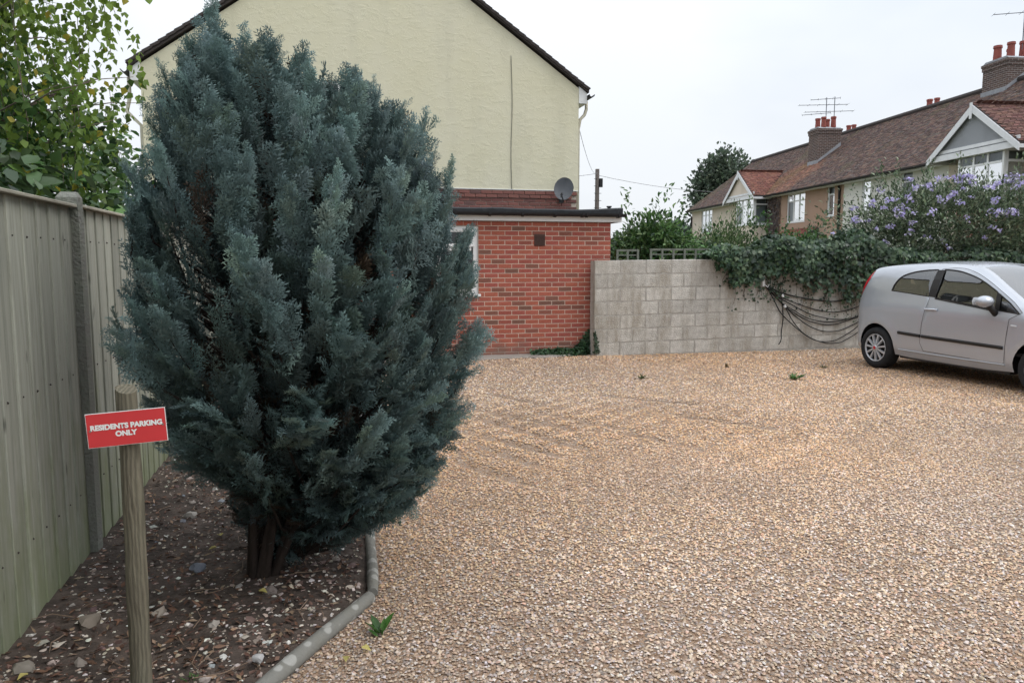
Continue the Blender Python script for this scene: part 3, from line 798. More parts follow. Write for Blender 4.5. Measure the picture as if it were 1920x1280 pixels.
# ------------------------------------------------------------------ yellow rendered house with its gable towards the yard
HX0, HX1, HY = -3.23, 5.04, 15.0
APX, APZ, EAZ = 0.86, 7.95, 5.06
house = thing('rendered_house', 'pale yellow rendered house with a big gable wall behind the brick extension', 'house', (APX, HY, 0))
def render_mat(name, c1, c2, bumpy=1.0):
    m = mat(name, c1, .92, .9, .07, col2=c2, detail=4, spec=.15)
    n, l, b = nodes_of(m)
    tc = n.new('ShaderNodeTexCoord')
    mp = n.new('ShaderNodeMapping'); mp.inputs['Scale'].default_value = (1, 1, 1.7); l.new(tc.outputs['Object'], mp.inputs[0])
    a = n.new('ShaderNodeTexNoise'); a.inputs['Scale'].default_value = 4.5; a.inputs['Detail'].default_value = 9; a.inputs['Roughness'].default_value = .7; a.inputs['Distortion'].default_value = .5
    l.new(mp.outputs[0], a.inputs['Vector'])
    r1 = n.new('ShaderNodeMapRange'); r1.inputs['From Min'].default_value = .48; r1.inputs['From Max'].default_value = .62; l.new(a.outputs['Fac'], r1.inputs['Value'])
    f = n.new('ShaderNodeTexNoise'); f.inputs['Scale'].default_value = 45; f.inputs['Detail'].default_value = 4; l.new(tc.outputs['Object'], f.inputs['Vector'])
    m2 = n.new('ShaderNodeMath'); m2.operation = 'MULTIPLY_ADD'; m2.inputs[1].default_value = .25; l.new(f.outputs['Fac'], m2.inputs[0]); l.new(r1.outputs[0], m2.inputs[2])
    m3 = n.new('ShaderNodeMath'); m3.operation = 'ADD'; l.new(m2.outputs[0], m3.inputs[0]); l.new(a.outputs['Fac'], m3.inputs[1])
    bp = n.new('ShaderNodeBump'); bp.inputs['Strength'].default_value = .30*bumpy; bp.inputs['Distance'].default_value = .009
    l.new(m3.outputs[0], bp.inputs['Height']); l.new(bp.outputs[0], b.inputs['Normal'])
    # grime running down in places
    mg = n.new('ShaderNodeMapping'); mg.inputs['Scale'].default_value = (1.6, 1.6, .22); l.new(tc.outputs['Object'], mg.inputs[0])
    gn = n.new('ShaderNodeTexNoise'); gn.inputs['Scale'].default_value = 1.4; gn.inputs['Detail'].default_value = 6; l.new(mg.outputs[0], gn.inputs['Vector'])
    r3 = n.new('ShaderNodeMapRange'); r3.inputs['From Min'].default_value = .5; r3.inputs['From Max'].default_value = .75; r3.inputs['To Min'].default_value = 1; r3.inputs['To Max'].default_value = .91; l.new(gn.outputs['Fac'], r3.inputs['Value'])
    src = b.inputs['Base Color'].links[0].from_socket
    vm = n.new('ShaderNodeVectorMath'); vm.operation = 'SCALE'; l.new(src, vm.inputs[0]); l.new(r3.outputs[0], vm.inputs['Scale']); l.new(vm.outputs[0], b.inputs['Base Color'])
    return m
m_yellow = render_mat('yellow_render', (.70,.66,.485), (.66,.625,.48))
m_uwhite = mat('upvc_white', (.80,.80,.79), .45, 3, .04)
m_tile = mat('roof_tile', (.06,.05,.048), .85, 12, .3, bump=.5, bscale=40)
m_black = mat('black_plastic', (.018,.018,.02), .45, 6, .2)
m_greyp = mat('cream_pipe', (.55,.52,.42), .6, 6, .1)
m_bandbrick = mat('band_brick', (.2,.1,.08), .85, 20, .25, bump=.5, bscale=60,
                  ramp=[(0, (.17,.075,.065)), (.5, (.235,.10,.082)), (.8, (.20,.085,.075)), (1, (.13,.075,.07))])
m_mort = mat('mortar', (.46,.40,.34), .95, 20, .2)
m_glass = glass('window_glass', (.6,.65,.66), k=.8)
m_curtain = mat('net_curtain', (.40,.42,.43), .95, 30, .12, stretch=(4, 4, .1))
m_dark = mat('dark_room', (.03,.032,.035), .9)

# gable wall with a window opening (upper window behind the cypress)
WX0, WX1, WZ0, WZ1 = -.35, .85, 3.75, 4.95
def wall_panel(x0, x1, z0, z1, holes, y0, y1, topf=None):
    """a wall slab in the xz-plane with rectangular holes; topf gives the sloping top"""
    mb = MB()
    xs = sorted({x0, x1, *[h[0] for h in holes], *[h[1] for h in holes]} | ({APX} if topf else set()))
    for a, b in zip(xs[:-1], xs[1:]):
        cuts = sorted([(h[2], h[3]) for h in holes if h[0] <= a + 1e-6 and h[1] >= b - 1e-6])
        z = z0
        for c, d in cuts:
            if c > z: mb.box((a, y0, z), (b, y1, c))
            z = d
        if topf:
            mb.prism([(a, z), (b, z), (b, topf(b)), (a, topf(a))], 'y', y0, y1)
        elif z1 > z: mb.box((a, y0, z), (b, y1, z1))
    return mb
slope = (APZ-EAZ)/(HX1-APX); slopeL = (APZ-EAZ)/(APX-HX0)
gable_top = lambda x: APZ - (x-APX)*slope if x > APX else APZ - (APX-x)*slopeL
wall_panel(HX0, HX1, 3.0, EAZ, [(WX0, WX1, WZ0, WZ1)], HY, HY+.25, gable_top).obj('gable_wall', m_yellow, house)
MB().box((HX0, HY+.25, 0), (HX0+.25, HY+8.5, EAZ)).obj('side_wall', m_yellow, house)
MB().box((HX1-.25, HY+.25, 0), (HX1, HY+8.5, EAZ)).obj('side_wall', m_yellow, house)
MB().prism([(HX0, 0), (HX1, 0), (HX1, EAZ), (APX, APZ), (HX0, EAZ)], 'y', HY+8.5, HY+8.75).obj('rear_wall', m_yellow, house)
# render drip bead and the cable down the wall
MB().box((HX0, HY-.012, 2.985), (HX1, HY+.2, 2.999)).obj('render_bead', m_uwhite, house)
cb = MB(); cx = 3.62
cb.tube([(cx+.012*math.sin(z*3), HY-.008, z) for z in np.linspace(3.0, 5.62, 24)], .008, 5)
cb.obj('wall_cable', mat('grey_cable', (.25,.24,.19), .7), house, True)
# brick plinth under the render
plinth = MB().box((HX0+.06, HY+.014, 0), (HX1-.03, HY+.24, 2.98)).obj('plinth', m_mort, house)
rb = random.Random(8)
def brick_mesh(name, L, H, D, m, seed, bev=.004, chip=.0015):
    r = random.Random(seed); b = MB()
    o_ = [(-L/2, 0, 0), (L/2, 0, 0), (L/2, 0, H), (-L/2, 0, H)]
    v = [(x, D, z) for x, y, z in o_] + [(x, bev, z) for x, y, z in o_]
    v += [(x - math.copysign(bev, x) + chip*(r.random()-.5), 0.0, z + (bev if z < H/2 else -bev) + chip*(r.random()-.5)) for x, y, z in o_]
    f = [(i, (i+1) % 4, 4+(i+1) % 4, 4+i) for i in range(4)] + [(4+i, 4+(i+1) % 4, 8+(i+1) % 4, 8+i) for i in range(4)] + [(8, 9, 10, 11)]
    b.add(v, f); me = b.mesh(name, m); return me
band_me = [brick_mesh('brick', .216, .064, .06, m_bandbrick, i) for i in range(3)]
poff = origin_of(house)
for r_ in range(5):
    z = 2.60 + r_*.075; proud = .0 if r_ < 3 else .022
    n0 = int((HX1-.03-1.55)/.226)
    for i in range(n0 + 1):
        x = HX1 - .03 - .108 - i*.226 - (.113 if r_ % 2 else 0)
        o = link(bpy.data.objects.new('brick', band_me[rb.randrange(3)]), plinth)
        o.location = Vector((x, HY - proud - .001*rb.random(), z)) - poff
        o.rotation_euler = (0, R(rb.uniform(-.5, .5)), 0)
pr_ = MB()
for r_ in range(5):
    x = 1.36 - (.113 if r_ % 2 else 0)
    while x > HX0 + .2:
        pr_.box((x-.216, HY - (.0 if r_ < 3 else .022), 2.60 + r_*.075), (x, HY+.05, 2.664 + r_*.075)); x -= .226
o = pr_.obj('brickwork', m_bandbrick, house); o['kind'] = 'stuff'
# upper window
def window(parent, x0, x1, z0, z1, y, cols=2, transom=None, fw=.055, sillw=.04, depth=.06, axis=1, m_frame=None, curtain=True, local=False, open_=None):
    """a casement window in an xz-plane facing -y (axis=1) or +y (axis=-1): frame mesh with panes, curtain and sill as its pieces"""
    m_frame = m_frame or m_uwhite; s = axis; mb = MB()
    fy = lambda d: y + s*d
    def bx(a, b, c, d, p=0.0, q=depth):
        ya, yb = sorted((fy(p), fy(q))); mb.box((a, ya, c), (b, yb, d), .004)
    bx(x0, x1, z0, z0+fw); bx(x0, x1, z1-fw, z1); bx(x0, x0+fw, z0+fw, z1-fw); bx(x1-fw, x1, z0+fw, z1-fw)
    ws = [x0+fw + (x1-x0-2*fw)*i/cols for i in range(cols+1)]
    for w_ in ws[1:-1]: bx(w_-fw*.5, w_+fw*.5, z0+fw, z1-fw, .002, depth-.004)
    zs_ = [z0+fw, z1-fw] if transom is None else [z0+fw, transom, z1-fw]
    if transom is not None:
        for i in range(cols): bx(ws[i]+fw*.4, ws[i+1]-fw*.4, transom-fw*.45, transom+fw*.45, .004, depth-.006)
    f = mb.obj('window', m_frame, parent, local=local)
    for i in range(cols):
        for a, b in zip(zs_[:-1], zs_[1:]):
            MB().add([(ws[i], fy(depth*.5), a), (ws[i+1], fy(depth*.5), a), (ws[i+1], fy(depth*.5), b), (ws[i], fy(depth*.5), b)], [(0,1,2,3)]).obj('pane', m_glass, f, local=local)
    if curtain:
        cu = MB(); N_ = 24
        pts = [(x0+(x1-x0)*i/N_, fy(.14 + .018*math.sin(i*2.1))) for i in range(N_+1)]
        cu.add([(a, b, z0) for a, b in pts] + [(a, b, z1) for a, b in pts], [(i, i+1, N_+2+i, N_+1+i) for i in range(N_)])
        cu.obj('curtain', m_curtain, f, True, local=local)
    else:
        ya, yb = sorted((fy(.3), fy(.32))); MB().box((x0, ya, z0), (x1, yb, z1)).obj('room_shade', m_dark, f, local=local)
    ya, yb = sorted((fy(-.05), fy(.02)))
    MB().box((x0-sillw, ya, z0-.045), (x1+sillw, yb, z0-.002), .006).obj('sill', m_frame, f, local=local)
    return f
window(house, WX0, WX1, WZ0, WZ1, HY+.06, 2, WZ1-.35)
# roof: verge tiles stepping up the gable
roof = MB()
ov = .10
for sgn, xe, sl in ((1, HX1+.20, slope), (-1, HX0-.20, slopeL)):
    ze = gable_top(xe)
    nv = [(APX, APZ+.11), (xe, ze+.11), (xe, ze+.05), (APX, APZ+.05)]
    roof.prism([(a, b) for a, b in nv], 'y', HY-ov+.03, HY+8.9)
roof_o = roof.obj('roof', m_tile, house)
for sgn, xe, sl in ((1, HX1+.20, slope), (-1, HX0-.20, slopeL)):
    L = math.hypot(xe-APX, gable_top(xe)-APZ); ang = math.atan2(gable_top(xe)-APZ, xe-APX); n = int(L/.165)
    for i in range(n):
        t0 = i/n; x = APX + (xe-APX)*(t0+.5/n); z = APZ + (gable_top(xe)-APZ)*(t0+.5/n)
        mb = MB().box((-.095, 0, -.008), (.10, .34, .016)).box((-.09, .004, -.034), (.085, .06, -.0085))
        me = mb.mesh('verge_tile', m_tile); o = link(bpy.data.objects.new('verge_tile', me), roof_o)
        o.location = Vector((x, HY-ov + .006*rb.random(), z+.125)) - poff
        o.rotation_euler = (0, -ang + (R(-4.5) if sgn > 0 else R(4.5)) + R(rb.uniform(-1, 1)), 0)
rid = MB(); rid.tube([(APX, HY-ov, APZ+.13), (APX, HY+8.9, APZ+.13)], .11, 10); rid.obj('ridge_tiles', m_tile, roof_o, 40)
# eaves boxes and gutters
for sgn, xe, xw in ((1, HX1+.19, HX1), (-1, HX0-.19, HX0)):
    a, b = sorted((xw, xe-.02*sgn)); ze = gable_top(xw)
    MB().prism([(xw, ze-.30), (xe-.02*sgn, ze-.30), (xe-.02*sgn, gable_top(xe)+.04), (xw, ze+.04)], 'y', HY-.02, HY+8.6).obj('eaves_box', m_uwhite, house)
    g_ = MB(); xg = xe + .05*sgn; zg = gable_top(xe) + .0
    pr = [(xg + .06*math.cos(t), zg + .06*math.sin(t)) for t in np.linspace(math.pi, 2*math.pi, 9)] + [(xg + .052*math.cos(t), zg + .052*math.sin(t)) for t in np.linspace(2*math.pi, math.pi, 9)]
    g_.prism(pr, 'y', HY-.14, HY+8.7); g_.obj('gutter', m_black, house)
# swan neck and downpipe at the right corner
MB().tube([(HX1+.25, HY+.25, 4.86), (HX1+.25, HY+.25, 4.70), (HX1+.20, HY+.22, 4.58), (HX1+.10, HY+.2, 4.48), (HX1+.06, HY+.2, 4.28), (HX1+.06, HY+.2, .1)], .034, 10).obj('downpipe', m_greyp, house, True)
MB().tube([(HX0-.25, HY+.25, 4.86), (HX0-.25, HY+.25, 4.5), (HX0-.30, HY+.22, 4.25), (HX0-.06, HY+.2, 4.0), (HX0-.06, HY+.2, .1)], .034, 10).obj('downpipe', m_greyp, house, True)
# tiled bay roof on the street side, seen past the corner
bay = MB().prism([(HX1, 5.45), (HX1+.05, 5.45), (HX1+.36, 5.02), (HX1+.36, 4.92), (HX1, 4.92)], 'y', HY+1.6, HY+4.4).obj('bay_roof', m_tile, house)
for i in range(6):
    t = i/6; x = HX1+.05+.31*t; z = 5.45-.43*t
    MB().prism([(x-.02, z+.012), (x+.06, z-.095), (x+.06, z-.115), (x-.02, z-.005)], 'y', HY+1.55, HY+4.45).obj('tile_course', m_tile, bay)
MB().box((HX1, HY+1.7, 0), (HX1+.25, HY+4.3, 4.92)).obj('bay_wall', m_uwhite, house)
MB().tube([(HX1+.42, HY+1.45, 4.95), (HX1+.42, HY+4.6, 4.95)], .055, 8).box((HX1+.06, HY+1.56, 4.82), (HX1+.37, HY+1.62, 4.94)).obj('bay_gutter', m_black, house)

# satellite dish bolted to the brick band
dx, dy, dz = 4.62, 14.62, 2.98
dish = thing('satellite_dish', 'dark grey oval satellite dish on the wall above the flat roof', 'satellite dish', (dx, HY, 2.7))
m_dish = mat('dish_grey', (.10,.105,.115), .5, 8, .15)
dn = Vector((-.52, -1, .28)).normalized(); du = Vector((0, 0, 1)).cross(dn).normalized(); dw = dn.cross(du)
db = MB(); rings, seg = 7, 28; dc = Vector((dx, dy, dz))
for q in (0, 1):
    k = len(db.v)
    for i in range(rings+1):
        r_ = i/rings
        for j in range(seg):
            a = 6.2832*j/seg
            db.v.append(tuple(dc + du*(.20*r_*math.cos(a)) + dw*(.235*r_*math.sin(a)) + dn*(.055*r_*r_ - q*.007)))
    for i in range(rings):
        for j in range(seg):
            a, b = k+i*seg+j, k+i*seg+(j+1) % seg; db.f.append((a, b, b+seg, a+seg))
db.obj('dish', m_dish, dish, True)
arm_end = dc + dn*.27 - dw*.20
MB().tube([dc - dw*.25 + dn*.01, arm_end], .011, 6).obj('arm', m_black, dish)
MB().tube([arm_end + dw*.0 - dn*.01, arm_end + dw*.04 - dn*.05], .024, 10).tube([arm_end, arm_end - dw*.05], .016, 8).obj('receiver', m_black, dish)
MB().tube([dc - dn*.01, dc - dn*.10 - dw*.05, (dx+.05, HY-.02, dz-.16)], .016, 8).box((dx+.0, HY-.03, dz-.24), (dx+.10, HY-.023, dz-.08)).obj('bracket', m_black, dish)

# ------------------------------------------------------------------ flat roofed brick extension
EX0, EX1, EY = -1.05, 4.52, 11.74
ext = thing('brick_extension', 'single storey flat roofed red brick extension below the yellow gable', 'building', (3.0, EY, 0))
m_red_brick = mat('red_brick', (.3,.1,.06), .85, 24, .2, bump=.5, bscale=70, coord='Object',
                  ramp=[(0, (.33,.092,.06)), (.45, (.38,.115,.074)), (.62, (.34,.092,.07)), (.84, (.30,.084,.062)), (.91, (.24,.085,.06)), (.97, (.20,.09,.065)), (1, (.17,.085,.062))])
def splash(m, top, col, k=.75):
    """soil splashed up the foot of a wall"""
    n, l, b = nodes_of(m); ge = n.new('ShaderNodeNewGeometry'); sp = n.new('ShaderNodeSeparateXYZ'); l.new(ge.outputs['Position'], sp.inputs[0])
    no = n.new('ShaderNodeTexNoise'); no.inputs['Scale'].default_value = 3.5; no.inputs['Detail'].default_value = 6; l.new(ge.outputs['Position'], no.inputs['Vector'])
    a = n.new('ShaderNodeMapRange'); a.inputs['From Min'].default_value = 0; a.inputs['From Max'].default_value = top; a.inputs['To Min'].default_value = .45; a.inputs['To Max'].default_value = -.45; l.new(sp.outputs['Z'], a.inputs['Value'])
    s_ = n.new('ShaderNodeMath'); l.new(a.outputs[0], s_.inputs[0]); l.new(no.outputs['Fac'], s_.inputs[1])
    r_ = n.new('ShaderNodeMapRange'); r_.inputs['From Min'].default_value = .45; r_.inputs['From Max'].default_value = .9; r_.inputs['To Max'].default_value = k; l.new(s_.outputs[0], r_.inputs['Value'])
    mx = n.new('ShaderNodeMix'); mx.data_type = 'RGBA'; l.new(r_.outputs[0], mx.inputs['Factor']); l.new(b.inputs['Base Color'].links[0].from_socket, mx.inputs['A']); mx.inputs['B'].default_value = (*col, 1)
    l.new(mx.outputs['Result'], b.inputs['Base Color'])
splash(m_red_brick, .5, (.17,.12,.095))
m_mort2 = mat('pale_mortar', (.54,.42,.345), .95, 30, .15)
splash(m_mort2, .5, (.2,.15,.12))
EW = (1.02, 2.29, 1.02, 2.10)                     # window opening
BT = 2.175
core = wall_panel(EX0, EX1, -.05, BT, [EW], EY+.005, EY+.25).box((EX1-.25, EY+.25, -.05), (EX1-.009, HY-.02, BT)).box((EX0, EY+.25, -.05), (EX0+.25, HY-.02, BT)).obj('mortar_wall', m_mort2, ext)
b_full = [brick_mesh('brick', .215, .065, .05, m_red_brick, i) for i in range(4)]
b_half = [brick_mesh('brick', .1025, .065, .05, m_red_brick, 9+i) for i in range(2)]
eoff = origin_of(ext)
rest = MB(); n_b = 0
for c in range(29):
    z = .004 + c*.075
    x = EX1 - (0 if c % 2 == 0 else -.0)
    first = True
    while x > EX0 + .1:
        half = first and c % 2 == 1
        L = .1025 if half else .215; first = False
        x0_, x1_ = x - L, x
        x -= L + .01
        if z + .065 > EW[2] and z < EW[3]:         # beside the window
            if x0_ >= EW[0] - .02 and x1_ <= EW[1] + .04: continue
            if x0_ < EW[1] < x1_:                    # cut to a closer against the frame
                x0_ = EW[1] + .004
                if x1_ - x0_ < .03: continue
            elif x0_ < EW[0] < x1_:
                x1_ = EW[0] - .004
                if x1_ - x0_ < .03: continue
        Lb = x1_ - x0_
        if x1_ > 1.9 and n_b < 330:
            me = b_full[rb.randrange(4)] if Lb > .16 else b_half[rb.randrange(2)]
            o = link(bpy.data.objects.new('brick', me), core)
            o.location = Vector(((x0_+x1_)/2, EY + .0025*rb.random(), z)) - eoff
            o.scale = (Lb/(.215 if Lb > .16 else .1025), 1, 1)
            o.rotation_euler = (0, R(rb.uniform(-.35, .35)), R(rb.uniform(-.3, .3)))
            n_b += 1
        else:
            rest.box((x0_, EY, z), (x1_, EY+.05, z+.065))
for c in range(29):                                   # return wall on the garden side
    for i in range(14):
        y0 = EY + .06 + i*.225 + (.11 if c % 2 else 0)
        rest.box((EX1-.05, y0, .004+c*.075), (EX1-.001, min(y0+.215, HY-.03), .069+c*.075))
o = rest.obj('brickwork', m_red_brick, ext); o['kind'] = 'stuff'
w = window(ext, EW[0]+.004, EW[1]-.002, EW[2]+.002, EW[3]-.002, EY+.035, 2, 1.74, .075, depth=.07, curtain=False)
# sash of the small top light, standing a little proud
sx0, sx1 = (EW[0]+EW[1])/2 + .03, EW[1] - .06
MB().box((sx0, EY+.018, 1.77), (sx0+.05, EY+.034, 2.05)).box((sx1-.05, EY+.018, 1.77), (sx1, EY+.034, 2.05)).box((sx0+.05, EY+.018, 1.77), (sx1-.05, EY+.034, 1.82)).box((sx0+.05, EY+.018, 2.0), (sx1-.05, EY+.034, 2.05)).obj('sash', m_uwhite, w)
# air vent
vx, vz = 3.30, 1.88
m_vent = mat('vent_brown', (.075,.04,.032), .6, 10, .2)
v_ = MB().box((vx-.09, EY-.012, vz-.095), (vx+.09, EY+.02, vz+.095), .006).obj('air_vent', m_vent, ext)
for i in range(7):
    MB().box((vx-.07, EY-.02, vz-.075+i*.0225), (vx+.07, EY-.0125, vz-.075+i*.0225+.012)).obj('louvre', m_vent, v_)
# flat roof edge
MB().box((EX0-.05, EY-.055, BT+.004), (EX1+.17, EY-.03, BT+.10)).box((EX1+.145, EY-.03, BT+.004), (EX1+.17, HY-.03, BT+.10)).obj('fascia', m_uwhite, ext)
MB().box((EX0-.05, EY-.03, BT+.02), (EX1+.145, HY-.02, BT+.16)).obj('roof_deck', m_dark, ext)
m_felt = mat('roof_felt', (.04,.042,.045), .85, 10, .3, bump=.6, bscale=50)
fe = MB(); N_ = 40
top_z = lambda x: BT+.205 + .006*math.sin(x*3.1) + .004*math.sin(x*7.7) + (.035*max(0, (x-4.25)/.45) if x > 4.25 else 0)
xs_ = np.linspace(EX0-.06, EX1+.18, N_+1)
ring = lambda x: [(x, EY-.075, BT+.105), (x, EY-.085, top_z(x)-.02), (x, EY-.06, top_z(x)), (x, EY+.2, top_z(x)+.005), (x, HY-.03, top_z(x)+.03), (x, HY-.03, BT+.162), (x, EY-.028, BT+.162), (x, EY-.028, BT+.105)]
for x in xs_: fe.v += ring(x)
for i in range(N_):
    for j in range(8): a, b = i*8+j, i*8+(j+1) % 8; fe.f.append((a, b, b+8, a+8))
fe.f += [tuple(range(8)), tuple(range(N_*8, N_*8+8))[::-1]]
fe.obj('felt_roof', m_felt, ext, 30)
gt = MB(); gy, gzz = EY-.135, BT+.135
pr = [(gy + .05*math.cos(t), gzz + .055*math.sin(t)) for t in np.linspace(math.pi, 2*math.pi, 9)] + [(gy + .044*math.cos(t), gzz + .048*math.sin(t)) for t in np.linspace(2*math.pi, math.pi, 9)]
gt.prism(pr, 'x', EX0-.05, EX1+.21); gut = gt.obj('gutter', m_black, ext)
for x in (1.9, 2.45, 2.98, 3.52, 3.98, 4.05, 4.6):
    MB().prism([(gy-.06, gzz+.012), (gy-.055, gzz-.04), (gy, gzz-.068), (gy+.06, gzz-.06), (gy+.06, gzz-.045), (gy, gzz-.0565), (gy-.047, gzz-.03), (gy-.051, gzz+.012)], 'x', x-.017, x+.017).obj('gutter_bracket', m_black, gut)
# downpipe and vent stub at the garden corner
MB().tube([(EX1+.21, EY+2.08, BT+.16), (EX1+.20, EY+2.1, BT-.02), (EX1+.10, EY+2.14, BT-.16), (EX1+.055, EY+2.15, BT-.3), (EX1+.055, EY+2.15, .05)], .034, 10).obj('downpipe', m_black, ext, True)
MB().tube([(EX1+.10, EY+.35, BT+.2), (EX1+.10, EY+.35, BT+.275)], .03, 10).tube([(EX1+.10, EY+.35, BT+.275), (EX1+.10, EY+.35, BT+.295)], .045, 10).obj('vent_stub', m_felt, ext)
# strip of old concrete along the foot of the wall
m_strip = mat('old_concrete', (.30,.27,.24), .95, 5, .3, bump=.8, bscale=30, col2=(.22,.19,.165))
cs = MB()
n = 30; xa = np.linspace(.6, 4.0, n); fy_ = [EY-.30+.05*math.sin(v*5)+.03*math.sin(v*13) + max(0, (v-3.2))*.2 for v in xa]
cs.add([(v, f_, .004) for v, f_ in zip(xa, fy_)] + [(v, f_+.02, .03) for v, f_ in zip(xa, fy_)] + [(v, EY+.005, .035) for v in xa], [(i, i+1, n+1+i, n+i) for i in range(n-1)] + [(n+i, n+i+1, 2*n+1+i, 2*n+i) for i in range(n-1)])
tag(cs.obj('concrete_strip', m_strip), 'strip of old grey concrete at the foot of the brick wall', 'paving', kind='structure')
# ------------------------------------------------------------------ concrete block wall
WY, WXL, WXR = 11.46, 4.15, 14.6
bwall = thing('block_wall', 'low grey concrete block wall between the brick extension and the car', 'wall', (WXL, WY, 0))
def block_mat():
    m = mat('concrete_block', (.52,.492,.445), .95, 14, .22, bump=1.6, bscale=60, rand=.11, spec=.15)
    n, l, b = nodes_of(m)
    ge = n.new('ShaderNodeNewGeometry')
    mp = n.new('ShaderNodeMapping'); mp.inputs['Scale'].default_value = (2.2, 2.2, .5); l.new(ge.outputs['Position'], mp.inputs[0])
    no = n.new('ShaderNodeTexNoise'); no.inputs['Scale'].default_value = 1.5; no.inputs['Detail'].default_value = 7; no.inputs['Roughness'].default_value = .65; l.new(mp.outputs[0], no.inputs['Vector'])
    r1 = n.new('ShaderNodeMapRange'); r1.inputs['From Min'].default_value = .44; r1.inputs['From Max'].default_value = .66; r1.inputs['To Max'].default_value = .85; l.new(no.outputs['Fac'], r1.inputs['Value'])
    src = b.inputs['Base Color'].links[0].from_socket
    mx = n.new('ShaderNodeMix'); mx.data_type = 'RGBA'; l.new(r1.outputs[0], mx.inputs['Factor']); l.new(src, mx.inputs['A']); mx.inputs['B'].default_value = (.29,.25,.195, 1)
    # lichen spots
    vo = n.new('ShaderNodeTexVoronoi'); vo.inputs['Scale'].default_value = 9; l.new(ge.outputs['Position'], vo.inputs['Vector'])
    r2 = n.new('ShaderNodeMapRange'); r2.inputs['From Min'].default_value = .10; r2.inputs['From Max'].default_value = .06; r2.inputs['To Max'].default_value = .7; l.new(vo.outputs['Distance'], r2.inputs['Value'])
    mx2 = n.new('ShaderNodeMix'); mx2.data_type = 'RGBA'; l.new(r2.outputs[0], mx2.inputs['Factor']); l.new(mx.outputs['Result'], mx2.inputs['A']); mx2.inputs['B'].default_value = (.62,.59,.53, 1)
    l.new(mx2.outputs['Result'], b.inputs['Base Color'])
    return m
m_block = block_mat()
m_mort3 = mat('grey_mortar', (.37,.345,.305), .95, 12, .3, bump=.8, bscale=50)
rise = lambda x: .010*(x-WXL)
core_w = MB()
core_w.add([(WXL+.01, WY+.005, -.1), (WXR, WY+.005, -.1), (WXR, WY+.21, -.1), (WXL+.01, WY+.21, -.1), (WXL+.01, WY+.005, 1.545), (WXR, WY+.005, 1.545+rise(WXR)), (WXR, WY+.21, 1.545+rise(WXR)), (WXL+.01, WY+.21, 1.545)],
           [(0,1,5,4), (1,2,6,5), (2,3,7,6), (3,0,4,7), (4,5,6,7)])
core_w = core_w.obj('mortar_core', m_mort3, bwall)
rw = random.Random(21)
def block_mesh(seed, L=.441, H=.2155, D=.20):
    r = random.Random(seed); b = MB(); per = []
    nx, nz = 6, 3
    for i in range(nx): per.append((-L/2 + L*i/nx, 0.0, 0, 1))
    for i in range(nz): per.append((L/2, H*i/nz, -1, 0))
    for i in range(nx): per.append((L/2 - L*i/nx, H, 0, -1))
    for i in range(nz): per.append((-L/2, H - H*i/nz, 1, 0))
    n = len(per); out = []; inn = []
    for x, z, ix, iz in per:
        q = r.random()*.004 + (.010*r.random() if r.random() < .18 else 0)
        out.append((x+ix*q, .012, z+iz*q)); e = .006 + .004*r.random() + q
        inn.append((x + (e if x < 0 else -e)*(1 if abs(abs(x)-L/2) < 1e-6 else 0) + ix*0, 0.0, z + (e if z < H/2 else -e)*(1 if z < 1e-6 or abs(z-H) < 1e-6 else 0)))
    back = [(x, D, z) for x, z, *_ in per]
    b.add(back + out + inn, [(i, (i+1) % n, n+(i+1) % n, n+i) for i in range(n)] + [(n+i, n+(i+1) % n, 2*n+(i+1) % n, 2*n+i) for i in range(n)] + [tuple(range(2*n, 3*n))])
    return b.mesh('block', m_block)
blk = [block_mesh(40+i) for i in range(7)]
boff = origin_of(bwall)
NC = 7
for c in range(NC):
    x = WXL - (.225 if c % 2 else 0); z = c*.2235 - .01
    while x < WXR:
        x0_, x1_ = max(x, WXL), min(x+.441, WXR); x += .45
        L = x1_-x0_
        if L < .1: continue
        o = link(bpy.data.objects.new('block', blk[rw.randrange(7)]), core_w)
        o.location = Vector(((x0_+x1_)/2, WY + .004*rw.random(), z + rise((x0_+x1_)/2))) - boff
        o.scale = (L/.441*(1-.004*rw.random()), 1, 1 if c < NC-1 else 1.0 + .05*rw.random())
        o.rotation_euler = (0, R(-.57 + rw.uniform(-.25, .25)), R(rw.uniform(-.2, .2)))

# low trellis rails standing behind the wall
m_trel = mat('trellis_green', (.14,.15,.125), .85, 10, .25)
def trellis(x0, x1, z0, n, label):
    t = thing('trellis', label, 'trellis', (x0, WY+.28, 0), group='trellis pieces above the block wall')
    y = WY + .27; dz = .0065*(x1-x0)
    def bar(xa, xb, za, zb, th=.018):
        f = lambda q: .008*(q-x0)
        return MB().add([(xa, y, za+f(xa)), (xb, y, za+f(xb)), (xb, y+th, za+f(xb)), (xa, y+th, za+f(xa)), (xa, y, zb+f(xa)), (xb, y, zb+f(xb)), (xb, y+th, zb+f(xb)), (xa, y+th, zb+f(xa))],
                        [(0,3,2,1), (4,5,6,7), (0,1,5,4), (1,2,6,5), (2,3,7,6), (3,0,4,7)])
    bar(x0, x1, z0+.158, z0+.192).obj('rail', m_trel, t); bar(x0, x1, z0+.085, z0+.105, .016).obj('rail', m_trel, t)
    for i in range(n+1):
        x = x0 + (x1-x0-.036)*i/n
        o = MB().box((x, y-.014, .3), (x+.036, y-.001, z0+.19+.008*(x-x0))).obj('upright', m_trel, t)
trellis(4.62, 5.02, 1.545, 2, 'short piece of grey green trellis beside the brick extension')
trellis(5.22, 7.1, 1.56, 9, 'long piece of grey green trellis running into the ivy')

